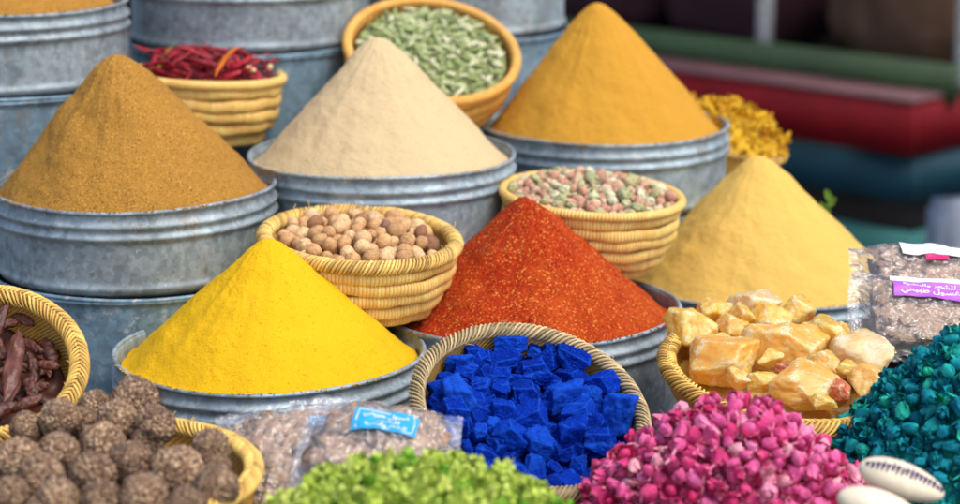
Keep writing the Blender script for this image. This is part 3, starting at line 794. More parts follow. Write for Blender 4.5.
for (x, y, z, r) in drop_pile([random.uniform(0.014, 0.026) for _ in range(44)], lambda x, y: -0.046, disc(0.07), 20, 0.4, 0.02, 0.2):
    place(cb, 'brown_pod', mx, (x, y, z), r, 'dark brown pod lying under the others in the left basket', 'pod', 'lower pods in the left basket', Euler((random.uniform(-0.3, 0.3), random.uniform(-0.3, 0.3), random.uniform(0, 6.3))))
def on_pl(px, py, off): return ray_plane(px, py, Vector(loc) + nb * off, nb)
for (x0, y0, x1, y1, w, off, lb) in [
    (18, 330, 5, 402, 0.0135, 0.012, 'long ridged dark brown pod standing upright at the front of the left basket'),
    (36, 364, 60, 366, 0.0075, -0.005, 'short curved brown pod pointing at the right rim of the left basket'),
    (24, 375, 36, 400, 0.010, -0.02, 'stubby brown pod below the short curved one in the left basket'),
    (44, 338, 56, 368, 0.011, -0.022, 'broad brown pod lying against the right rim of the left basket'),
    (-4, 345, 10, 300, 0.009, -0.004, 'brown pod leaning on the back rim of the left basket'),
    (-8, 360, 8, 350, 0.010, 0.0, 'brown pod crossing behind the long ridged one'),
    (-16, 432, 22, 404, 0.010, 0.0, 'brown pod lying along the front rim of the left basket'),
    (20, 338, 44, 352, 0.008, -0.025, 'thin brown pod deep in the left basket behind the broad one'),
    (26, 394, 50, 384, 0.008, -0.025, 'thin brown pod low in the left basket near the rim'),
    (-30, 380, -4, 410, 0.012, 0.004, 'brown pod cut by the left edge of the picture'),
    (10, 318, 34, 326, 0.008, -0.02, 'brown pod tucked under the back rim of the left basket'),
    (28, 352, 30, 392, 0.009, -0.012, 'straight brown pod right of the long ridged one'), (-6, 330, 20, 322, 0.008, -0.012, 'brown pod lying level near the back rim of the left basket'), (40, 376, 62, 352, 0.009, -0.028, 'brown pod slanting up to the right rim of the left basket'), (6, 412, 44, 396, 0.009, -0.012, 'brown pod lying low at the front of the left basket'), (-12, 318, 4, 352, 0.010, -0.002, 'brown pod slanting down from the back rim at the picture edge'), (30, 346, 50, 378, 0.008, -0.03, 'brown pod deep under the broad one')]:
    pod_between(on_pl(x0, y0, off), on_pl(x1, y1, off + random.uniform(-0.01, 0.01)), w, int(x0 * 7 + y1), lb)

# --- seed balls, front left
SB = Vector((-0.435, 2.215, 0.768))
woven_basket('straw basket of brown seed balls in the front left corner', SB, (0, 0, 0.4), 0.183, 0.175, 0.009, 170, 'rim_gold', mode='herring', rb=0.72, adv=3.6, thick=0.0026)
dome_fill('seed_ball_layer', Matrix.Translation(SB), 0.168, lambda x, y: -0.03, M['carob'], 'brown seed balls packed under the top layer', 'seed balls', bumpy=0.01, bs=30)
def ballmesh(seed):
    def fn(p): return p * (1 + 0.13 * nz(p, 1.5, seed) + 0.05 * nz(p, 6, seed) + 0.05 * nz(p, 13, seed))
    v, f = ico(5, fn); return MB().add(v, f).mesh('seed_ball')
balls = with_mat([ballmesh(i * 3.1 + 1) for i in range(6)], M['seed'])
bl = [(135, 401, 22, 'ball at the very top of the heap, in front of the yellow tub'), (95, 408, 16, 'ball left of the topmost one, near the pod basket rim'), (117, 421, 19, 'ball just below the topmost one'),
 (155, 426, 19, 'ball touching the straw rim below the yellow tub'), (60, 419, 19, 'ball resting by the pod basket, second row'), (82, 423, 16, 'smaller ball wedged between two larger ones in the second row'),
 (27, 429, 16, 'small ball under the rim of the pod basket'), (103, 444, 21, 'ball in the middle of the heap, third row'), (148, 440, 16, 'half hidden ball behind the big one near the right rim'),
 (59, 453, 19, 'round ball left of the heap centre'), (18, 460, 21, 'ball at the left edge of the heap'), (132, 464, 21, 'ball beside the big oval one, on its left'),
 (177, 470, 25, 'big oval ball, widest of all, near the right rim'), (211, 448, 18, 'ball alone against the right rim, next to the clear sachet'), (215, 467, 14, 'smallest ball, between two others by the right rim'),
 (216, 488, 21, 'ball lowest against the right rim'), (93, 475, 21, 'ball in the fourth row with a pale crust, below the heap centre'), (42, 478, 22, 'ball in the fourth row near the left edge'),
 (10, 495, 17, 'ball cut by the bottom left corner'), (58, 499, 20, 'ball on the bottom edge, second from the left'), (101, 500, 18, 'ball on the bottom edge, third from the left'), (145, 499, 24, 'large ball on the bottom edge below the big oval one'), (186, 506, 19, 'ball on the bottom edge, between big oval one and rim')]
for (x, y, r, lb) in bl:
    d = 2.45 - (y - 400) * 0.0023 + (0.03 if r < 17 else 0)
    p = at(x, y, d); me = random.choice(balls); rr = r * d / F * 1.1
    o = bpy.data.objects.new('seed_ball', me); C.objects.link(o); o.location = p; o.rotation_euler = rrot()
    s = (rr * random.uniform(0.96, 1.05), rr * random.uniform(0.96, 1.05), rr * random.uniform(0.95, 1.02))
    if r == 25: s = (rr * 1.0, rr * 0.9, rr * 0.95)
    o.scale = s
    tag(o, 'brown seed ' + lb, 'seed ball', 'seed balls in the front left basket')
# unseen nearer balls so the basket is full
for (x, y, r) in [(-0.52, 2.13, 0.024), (-0.46, 2.10, 0.025), (-0.40, 2.08, 0.023), (-0.34, 2.10, 0.025), (-0.29, 2.14, 0.023), (-0.55, 2.19, 0.025)]:
    o = bpy.data.objects.new('seed_ball', random.choice(balls)); C.objects.link(o); o.location = (x, y, 0.765); o.rotation_euler = rrot(); o.scale = (r, r, r)
    tag(o, 'rough brown seed ball in front of the rest, below the picture', 'seed ball', 'seed balls below the picture edge')

def facet(seed, mode, k, rough, sub=5, name='lump'):
    """a broken lump: many cut planes round a core, edges worn by k, skin roughened"""
    R = random.Random(seed); pl = []
    if mode == 'block':
        rot_ = Euler((R.uniform(-0.25, 0.25), R.uniform(-0.25, 0.25), R.uniform(-0.4, 0.4))).to_matrix()
        for a in range(3):
            for sg in (-1, 1):
                n = Vector([0, 0, 0]); n[a] = sg
                n = rot_ @ (n + Vector((R.gauss(0, .22), R.gauss(0, .22), R.gauss(0, .22)))).normalized(); pl.append((n, R.uniform(0.68, 0.92)))
        for _ in range(R.choice([2, 3, 4])):
            n = Vector((R.gauss(0, 1), R.gauss(0, 1), R.gauss(0, 1))).normalized(); pl.append((n, R.uniform(0.82, 1.05)))
    else:
        for i in range(13):
            z = 1 - 2 * (i + 0.5) / 13; a = i * 2.39996 + R.uniform(-0.5, 0.5); q = math.sqrt(1 - z * z)
            n = Vector((q * math.cos(a) + R.gauss(0, .25), q * math.sin(a) + R.gauss(0, .25), z + R.gauss(0, .25))).normalized(); pl.append((n, R.uniform(0.68, 1.0)))
    v, f = ico(sub); v = np.array(v)
    nn = np.array([tuple(p[0] / p[1]) for p in pl])
    g = np.maximum(v @ nn.T, 0.0)
    r = (g ** k).sum(1) ** (-1.0 / k)
    v = v * np.minimum(r, 1.35)[:, None]
    gs = np.sort(g, axis=1); edge = np.exp(-((gs[:, -1] - gs[:, -2]) / (gs[:, -1] * 0.085)) ** 2)
    out = []
    for p in v:
        p = Vector(p); d = rough * (fb(p, 1.8, seed, 5) + 0.45 * nz(p, 8, seed) - 0.7 * max(0, nz(p, 2.6, seed + 9)))
        out.append(tuple(p * (1 + d)))
    return MB().add(out, f, 0.5 + 0.5 * edge).mesh(name)

# --- blue pigment
BL = at(530, 412, 2.6); brot = (math.radians(26), math.radians(12), 0)
woven_basket('tilted grey straw basket of blue pigment lumps with a twisted rim', BL, brot, 0.143, 0.13, 0.0090, 140, 'rim_grass', adv=5.6, thick=0.0019, rb=0.72)
mx = mtx_of(BL, brot); nb = Euler(brot).to_matrix() @ Vector((0, 0, 1))
dome_fill('pigment_layer', mx, 0.128, lambda x, y: -0.022, M['indigo'], 'blue pigment crumbs packed under the lumps', 'pigment', bumpy=0.016, bs=45)
def chunk(seed, npt=11, box_like=0.75, bev=0.05, rough=0.03, cuts=3, name='lump'):
    R = random.Random(seed); bm = bmesh.new()
    pts = []
    for sx in (-1, 1):
        for sy in (-1, 1):
            for sz in (-1, 1): pts.append((sx * R.uniform(box_like * 0.75, 1), sy * R.uniform(box_like * 0.75, 1), sz * R.uniform(box_like * 0.75, 1)))
    R.shuffle(pts); pts = pts[:R.choice([6, 7, 8, 8])]
    for _ in range(npt - 8):
        d = Vector((R.gauss(0, 1), R.gauss(0, 1), R.gauss(0, 1))).normalized() * R.uniform(0.95, 1.15); pts.append(tuple(d))
    for p in pts: bm.verts.new(p)
    r = bmesh.ops.convex_hull(bm, input=list(bm.verts))
    bmesh.ops.delete(bm, geom=[g for g in bm.verts if not g.link_faces], context='VERTS')
    bmesh.ops.dissolve_limit(bm, angle_limit=math.radians(14), verts=list(bm.verts), edges=list(bm.edges))
    bmesh.ops.bevel(bm, geom=list(bm.edges), offset=bev, segments=2, affect='EDGES', clamp_overlap=True)
    bmesh.ops.triangulate(bm, faces=list(bm.faces))
    for _ in range(cuts):
        es = [e for e in bm.edges if e.calc_length() > 0.16]
        if es: bmesh.ops.subdivide_edges(bm, edges=es, cuts=1); bmesh.ops.triangulate(bm, faces=[f for f in bm.faces if len(f.verts) > 3])
    bm.normal_update()
    for v in bm.verts:
        v.co += v.normal * (rough * (fb(v.co, 2.0, seed, 5) * 1.2 + 0.5 * nz(v.co, 9, seed)))
    me = bpy.data.meshes.new(name); bm.to_mesh(me); bm.free()
    a = me.attributes.new('tint', 'FLOAT', 'POINT'); a.data.foreach_set('value', [0.5 + 0.0 * i for i in range(len(me.vertices))])
    me.polygons.foreach_set('use_smooth', [True] * len(me.polygons))
    try: me.set_sharp_from_angle(angle=math.radians(35))
    except Exception: pass
    return me
blues = with_mat([facet(i + 300, 'block', 30, 0.12, 5, 'pigment_lump') for i in range(12)], M['indigo'])
blist = [(325, 70, 55, 28, 'flat topped blue lump against the back rim'), (410, 60, 35, 22, 'blue lump at the back rim right of the flat topped one'), (450, 95, 30, 30, None), (400, 100, 25, 18, None), (210, 95, 35, 25, None),
 (160, 125, 40, 30, 'blue lump in the upper left corner of the basket'), (310, 120, 45, 28, None), (405, 150, 50, 32, 'wide blue lump just behind the middle of the basket'), (530, 112, 60, 30, 'long blue lump at the back rim, right side'), (515, 165, 45, 28, 'blocky blue lump below the long one at the back right'),
 (610, 190, 50, 38, 'slanting blue lump leaning on the right rim'), (190, 165, 40, 28, None), (118, 185, 30, 35, 'blue lump touching the left rim'), (165, 230, 50, 55, 'tall pointed blue lump near the left rim'), (280, 170, 45, 30, None), (290, 215, 35, 30, None),
 (375, 220, 50, 40, 'cube shaped blue lump at the basket centre'), (490, 225, 60, 45, 'large broad blue lump right of the basket centre'), (575, 230, 35, 30, None), (150, 290, 50, 40, 'rounded blue lump nearest the clay sachet'), (220, 250, 30, 28, None), (300, 275, 40, 40, None),
 (385, 310, 55, 50, 'six sided blue lump in front of the basket centre'), (540, 280, 55, 30, None), (665, 290, 55, 75, 'tall blue lump on the right rim, largest of all'), (240, 290, 30, 30, None), (440, 265, 28, 22, None), (270, 335, 35, 25, None),
 (320, 360, 50, 42, 'blue lump just behind the green buds on the left'), (510, 355, 50, 58, 'tall blue lump with a flat face at the front'), (585, 335, 38, 35, None), (605, 388, 55, 40, 'oblong blue lump on the front rim by the pink buds'), (415, 390, 48, 35, None), (455, 415, 28, 40, 'narrow upright blue lump at the front rim'), (370, 395, 28, 22, None), (440, 345, 25, 25, None), (505, 425, 30, 22, None), (250, 120, 30, 25, None), (580, 280, 30, 25, None), (620, 320, 30, 25, None), (225, 205, 30, 30, None), (340, 180, 25, 20, None), (455, 190, 25, 22, None), (350, 260, 25, 22, None), (280, 385, 30, 22, None)]
mt = Euler(brot).to_matrix()
for i, (x, y, w, h, lb) in enumerate(blist):
    x, y = 395 + (x - 395) * 0.94, 235 + (y - 235) * (0.85 if y > 235 else 0.98); px, py = 400 + x / 2.965, 320 + y / 2.965
    big = w * h > 1400
    p = ray_plane(px, py, BL + nb * (0.000 if big else -0.010), nb)
    hw, hh = w / 2.965 * 2.6 / F, h / 2.965 * 2.6 / F
    o = bpy.data.objects.new('pigment_lump', blues[i % 12]); C.objects.link(o)
    # front-facing frame so the lump's width and height match, thickness from their mean
    tw = random.uniform(-0.45, 0.45)
    rm = Euler((math.radians(-16 + random.uniform(-22, 22)) + 0.5, random.uniform(-0.25, 0.25), random.uniform(-0.5, 0.5))).to_matrix()
    o.matrix_world = Matrix.Translation(p) @ rm.to_4x4() @ Matrix.Diagonal((hw * 1.02, (hw + hh) * 0.47, hh * 1.03, 1))
    tag(o, lb or 'small ultramarine pigment lump wedged among larger ones', 'pigment lump', 'blue pigment lumps' if lb else 'small blue pigment lumps')

for (x, y, z, r) in drop_pile([random.uniform(0.008, 0.0140) for _ in range(95)], lambda x, y: -0.020, disc(0.118), 20, 0.85, 0.02):
    place(blues, 'pigment_lump', mx, (x, y, z), r, 'small ultramarine pigment lump wedged among larger ones', 'pigment lump', 'small blue pigment lumps', stretch=0.25)

# --- amber resin
AM = at(776, 380, 2.79); arot = (math.radians(9), math.radians(8), 0)
woven_basket('straw basket of amber resin lumps with a plaited herringbone rim', AM, arot, 0.148, 0.085, 0.0105, 128, 'rim_gold', mode='herring', adv=3.4, thick=0.0026, rb=0.52)
tub('metal_drum', 'short drum hidden under the basket of amber resin', AM.x + 0.012, AM.y + 0.02, TZ, AM.z - 0.093, r=0.075, m='metal_b', ribs=(0.002,), seed=37, group='plain drums under the spice tubs')
mx = mtx_of(AM, arot); dome_fill('resin_layer', mx, 0.132, lambda x, y: -0.02, M['amber'], 'resin crumbs packed under the amber lumps', 'resin', bumpy=0.012, bs=40)
alist = [(688, 332, 24, 20, 'amber_y', 'smooth yellow amber lump at the left end'), (709, 311, 17, 12, 'amber_y', 'yellow amber lump at the back left, pointing up'), (731, 331, 19, 16, 'amber', 'pale amber lump behind the wide left one'),
 (756, 305, 22, 17, 'amber_p', 'pinkish white resin lump at the top of the basket'), (772, 321, 22, 15, 'amber_y', 'golden lump under the pinkish white one'), (799, 312, 15, 13, 'amber_y', 'small yellow lump at the back of the basket'), (829, 334, 25, 18, 'amber_y', 'shiny yellow amber lump at the back right'),
 (717, 366, 38, 22, 'amber', 'wide orange amber lump at the front left'), (793, 353, 36, 27, 'amber', 'big frosted amber lump in the middle'), (748, 346, 14, 14, 'amber_p', 'small pale lump left of the big frosted one'), (761, 386, 16, 10, 'amber_y', 'small yellow lump just behind the pink buds'),
 (809, 391, 38, 18, 'amber', 'long ridged amber lump along the front rim'), (861, 358, 31, 20, 'amber_p', 'large pale peach resin lump on the right'), (872, 384, 20, 14, 'amber', 'amber lump low on the right rim'), (845, 398, 11, 11, 'amber_r', 'red brown lump near the front rim'),
 (826, 408, 12, 7, 'amber_y', 'flat yellow chip lying on the front rim'), (829, 371, 17, 13, 'amber', 'amber lump right of the big frosted one'), (848, 337, 15, 12, 'amber', 'amber lump half hidden behind the peach one'), (740, 318, 14, 12, 'amber', 'amber lump half hidden left of the pinkish one'), (812, 330, 13, 10, 'amber', 'amber lump half hidden at the back'), (700, 350, 13, 10, 'amber_r', 'orange brown lump wedged at the left end'), (770, 365, 13, 10, 'amber_y', 'yellow lump wedged left below the big frosted one'), (790, 376, 12, 9, 'amber_r', 'orange lump wedged below the big frosted one'), (850, 375, 13, 10, 'amber_y', 'yellow lump wedged under the pale peach one'), (738, 384, 14, 9, 'amber', 'amber lump below the wide left one, behind the pink buds'), (782, 338, 14, 10, 'amber_y', 'golden lump wedged behind the big frosted one'), (718, 344, 13, 10, 'amber_y', 'yellow lump wedged above the wide left one')]
for i, (x, y, w, h, m, lb) in enumerate(alist):
    d = 2.915 - (y - 305) * 0.0023; p = at(774 + (x - 774) * 0.94, y - (5 if y > 350 else 0), d)
    me = facet(i + 500, 'shard', 15, 0.075, 5, 'resin_lump')
    me.materials.append(M[m])
    o = bpy.data.objects.new('resin_lump', me); C.objects.link(o)
    hw, hh = w * d / F, h * d / F
    o.matrix_world = Matrix.Translation(p) @ Euler((random.uniform(-0.2, 0.5), random.uniform(-0.2, 0.2), random.uniform(-0.5, 0.5))).to_matrix().to_4x4() @ Matrix.Diagonal((hw * 1.1, (hw + hh) * 0.56, hh * 1.16, 1))
    tag(o, lb, 'resin lump', 'amber resin lumps')

# --- heaps of buds
def heap(cx, cy, zt, R, zb, pw=1.3, rnd=0.05):
    q = lambda r: (math.sqrt(r * r + rnd * rnd) - rnd)
    def dm(x, y):
        r = math.hypot(x, y); return (zt - zb) * (1 - (q(r) / q(R)) ** pw) if r < R else -0.02 - (r - R)
    return dm
def in_frame(x, y, z, mar=30):
    u, v, d = proj((x, y, z)); return -mar < u < 960 + mar and -mar < v < 504 + mar
def litter(name, mx, dm, R, n, size, m, label, cat, keep=None, tints=(0.2, 0.95)):
    mb = MB()
    k = 0
    while k < n:
        a = random.uniform(0, 2 * PI); q = R * math.sqrt(random.random()); x, y = q * math.cos(a), q * math.sin(a); z = dm(x, y) + random.uniform(-0.2, 1.1) * size
        k += 1
        d = Vector((random.gauss(0, 1), random.gauss(0, 1), random.gauss(0.3, 0.7))); u = Vector((random.gauss(0, 1), random.gauss(0, 1), random.gauss(0, 1)))
        s = size * random.uniform(0.5, 1.2)
        v, f = patch((x, y, z), d, u, s * random.uniform(0.25, 0.5), s, random.uniform(-0.6, 0.6), random.uniform(-0.7, 0.7), k * 0.37, 3)
        mb.add(v, f, random.uniform(*tints))
    o = obj(name, mb, m); o.matrix_world = mx
    return tag(o, label, cat, kind='stuff')

def rest(name, mx, cen, dm, R, n, protos, r0, r1, m, label, cat):
    """the side of a heap that the picture does not reach"""
    mb = MB(); k = 0; s0 = disc(R)
    dat = [(np.array([tuple(v.co) for v in q.vertices]), [tuple(p.vertices) for p in q.polygons], np.array([a.value for a in q.attributes['tint'].data])) for q in protos[:3]]
    for _ in range(n * 6):
        if k >= n: break
        x, y = s0(); z = dm(x, y)
        if in_frame(cen.x + x, cen.y + y, cen.z + z, 16): continue
        v, f, t = random.choice(dat); r = random.uniform(r0, r1)
        mb.add(v @ np.array(rrot().to_matrix()).T * r + np.array((x, y, z + r * 0.3)), f, t); k += 1
    o = obj(name, mb, m); o.matrix_world = mx
    return tag(o, label, cat, kind='stuff')
# green buds
gx, gy, gz = at(436, 470, 2.2); gzb = 0.72
gl = Vector((gx - 0.020, gy - 0.02, gzb)); gm = Matrix.Translation(gl)
gd = heap(0, 0, 0.809, 0.205, gzb, 2.2, 0.03)
woven_basket('wide straw basket of lime green buds at the front', gl, (0, 0, 0), 0.212, 0.128, 0.010, 110, 'rim_straw', mode='herring', thick=0.0036)
dome_fill('green_bud_layer', gm, 0.2, lambda x, y: gd(x, y) - 0.006, M['herb_crumb'], 'lime green buds packed under the loose ones', 'buds', bumpy=0.008)
litter('green_bud_crumbs', gm, lambda x, y: gd(x, y) - 0.003, 0.198, 1100, 0.012, M['herb_crumb'], 'lime green leafy crumbs covering the heap at the front', 'buds', tints=(0.4, 0.95))
ga = with_mat([frill_mesh(i + 700, 14, (0.22, 0.36), (0.55, 0.9), (0.42, 0.85)) for i in range(5)], M['herb']); gb = with_mat([frill_mesh(i + 720, 13, (0.24, 0.4), (0.55, 0.9), (0.4, 0.7)) for i in range(4)], M['herb_g'])
def fr(cen, dm, R, mar=20):
    s0 = disc(R)
    def s():
        for _ in range(30):
            x, y = s0()
            e = 0.004; z = dm(x, y); nv = Vector((-(dm(x + e, y) - z) / e, -(dm(x, y + e) - z) / e, 1)).normalized()
            tc = (CAM - Vector((cen.x + x, cen.y + y, cen.z + z))).normalized()
            if nv.dot(tc) > -0.02 and in_frame(cen.x + x, cen.y + y, cen.z + z, mar): return x, y
        return None
    return s
for (x, y, z, r) in drop_pile([random.uniform(0.0085, 0.0140) for _ in range(290)], gd, fr(gl, gd, 0.196), 16, 0.72, 0.02, 0.4):
    g = random.random() < 0.14
    place(gb if g else ga, 'green_bud', gm, (x, y, z), r, 'deeper green bud in the lime green heap at the front' if g else 'frilly lime green bud in the heap at the front', 'bud', 'deeper green buds' if g else 'lime green buds')

rest('green_bud_rest', gm, gl, gd, 0.19, 260, gb, 0.0085, 0.013, M['herb_crumb'], 'lime green buds on the near side of the front heap', 'buds')
# pink buds
pk = at(738, 430, 2.45); pzb = 0.655; pl = Vector((pk.x - 0.010, pk.y - 0.005, pzb)); pm = Matrix.Translation(pl)
pd = heap(0, 0, 0.791, 0.192, pzb, 1.25, 0.06)
woven_basket('wide straw basket under the heap of pink rosebuds', pl, (0, 0, 0), 0.194, 0.06, 0.009, 120, 'rim_straw', mode='herring', thick=0.0036)
dome_fill('rosebud_layer', pm, 0.187, lambda x, y: pd(x, y) - 0.008, M['rose_crumb'], 'pink rosebuds packed under the loose ones', 'rosebuds', bumpy=0.01, bs=60)
litter('rose_petal_crumbs', pm, lambda x, y: pd(x, y) - 0.004, 0.184, 6500, 0.0066, M['rose_crumb'], 'loose crumbled pink petals between the rosebuds', 'petals', tints=(0.4, 1.0))
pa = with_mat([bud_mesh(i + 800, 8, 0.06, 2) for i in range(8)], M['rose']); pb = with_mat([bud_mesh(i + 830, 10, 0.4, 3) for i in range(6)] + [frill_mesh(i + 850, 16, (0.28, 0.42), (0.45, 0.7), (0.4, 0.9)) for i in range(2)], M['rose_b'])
for (x, y, z, r) in drop_pile([random.uniform(0.0100, 0.0160) for _ in range(300)], pd, fr(pl, pd, 0.183, 10), 16, 0.68, 0.032, 0.35):
    g = random.random() < 0.38
    place(pb if g else pa, 'rosebud', pm, (x, y, z), r, 'crumpled deep pink rosebud with loose petals in the pink heap' if g else 'closed light pink rosebud in the pink heap', 'rosebud', 'crumpled deep pink rosebuds' if g else 'closed pink rosebuds')

rest('rosebud_rest', pm, pl, pd, 0.18, 170, pa, 0.010, 0.0155, M['rose_crumb'], 'pink rosebuds on the near side of the heap', 'rosebuds')
# teal buds
tk = at(1004, 430, 2.60); tzb = 0.655; tl = Vector((tk.x, tk.y + 0.03, tzb)); tm = Matrix.Translation(tl)
td = heap(0, 0, 0.842, 0.215, tzb, 1.2, 0.06)
woven_basket('wide straw basket under the heap of teal buds', tl, (0, 0, 0), 0.212, 0.06, 0.009, 110, 'rim_straw', mode='herring', thick=0.0036)
dome_fill('teal_bud_layer', tm, 0.204, lambda x, y: td(x, y) - 0.008, M['teal_crumb'], 'teal buds packed under the loose ones', 'buds', bumpy=0.01, bs=60)
litter('teal_petal_crumbs', tm, lambda x, y: td(x, y) - 0.004, 0.2, 5000, 0.0055, M['teal_crumb'], 'loose crumbled teal petals between the buds', 'petals', tints=(0.2, 0.9))
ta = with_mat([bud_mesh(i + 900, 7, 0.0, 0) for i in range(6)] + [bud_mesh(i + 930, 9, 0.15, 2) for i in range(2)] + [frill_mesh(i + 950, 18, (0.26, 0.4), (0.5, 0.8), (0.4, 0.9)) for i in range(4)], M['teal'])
tq = drop_pile([random.uniform(0.0120, 0.0170) for _ in range(300)], td, fr(tl, td, 0.2, 5), 16, 0.60, 0.034, 0.35)
for (x, y, z, r) in tq:
    place(ta, 'teal_bud', tm, (x, y, z), r, 'dyed teal bud in the dark teal heap by the right edge', 'bud', 'teal buds')

rest('teal_bud_rest', tm, tl, td, 0.2, 200, ta, 0.012, 0.0165, M['teal_crumb'], 'teal buds on the side of the heap past the picture edge', 'buds')
# --- white ovals, bottom right
def oval(px, py, d, lx, rz, tilt, label, marks=True):
    p = at(px, py, d); t = thing('shell', label, 'shell', p, (tilt, 0.30, rz), None)
    def fn(q):
        x, y, z = q
        return Vector((x * lx, y * lx * 0.46 * (1 - 0.12 * x), z * lx * (0.42 if z > 0 else 0.36) * (1 - 0.1 * x)))
    v, f = ico(5, fn); obj('shell_body', MB().add(v, f), M['shell'], t)
    if marks:
        mb = MB(); n = 17; R_m = random.Random(3)
        for i in range(n):
            u = -0.86 + 1.72 * i / (n - 1); c = math.sqrt(1 - u * u)
            pts = []
            for s in range(5):
                a = math.radians(50 + random.uniform(-5, 3) + s * (5 + 5 * R_m.random()))   # from the near side up over the top
                q = fn(Vector((u + 0.012 * s, -math.cos(a) * c, math.sin(a) * c))) * 1.005
                pts.append(q)
            mb.add(*tube(pts, [0.0007, 0.0017, 0.0021, 0.0016, 0.0008], 6), tint=0.5)
        pts = [fn(Vector((u, -math.cos(1.25) * math.sqrt(1 - u * u), math.sin(1.25) * math.sqrt(1 - u * u)))) * 1.004 for u in np.linspace(-0.88, 0.9, 40)]
        mb.add(*tube(pts, 0.0009, 6))
        obj('edge_marks', mb, M['purple_mark'], t)
    return t
oval(901, 481, 2.30, 0.049, -0.14, 0.25, 'cream oval shell with a row of dark purple dashes, on the pink and teal buds')
oval(878, 508, 2.24, 0.046, 0.05, 0.2, 'plain white oval shell cut by the bottom edge, in front of the dashed one', False)

# ------------------------------------------------------------------ clay sachets
def glyphs(text):
    """outline of a line of joined script, scaled to the unit square"""
    c = bpy.data.curves.new('line', 'FONT'); c.body = text; c.resolution_u = 2; c.offset = 0.022; o = bpy.data.objects.new('line', c); C.objects.link(o)
    m = o.evaluated_get(bpy.context.evaluated_depsgraph_get()).to_mesh()
    v = [tuple(q.co) for q in m.vertices]; f = [tuple(p.vertices) for p in m.polygons]
    bpy.data.objects.remove(o); bpy.data.curves.remove(c)
    x0, x1 = min(q[0] for q in v), max(q[0] for q in v); y0, y1 = min(q[1] for q in v), max(q[1] for q in v)
    return [((q[0] - x0) / (x1 - x0), (q[1] - y0) / (y1 - y0), 0) for q in v], f
GH = '\uFEDD\uFEEE\uFEB4\uFECF'
TA = '\uFEF2\uFECC\uFEF4\uFE92\uFEC3'
SH = '\uFEAE\uFECC\uFEB8\uFEE0\uFEDF'
BA = '\uFE93\uFEAE\uFEB8\uFE92\uFEDF\uFE8D\uFEED'
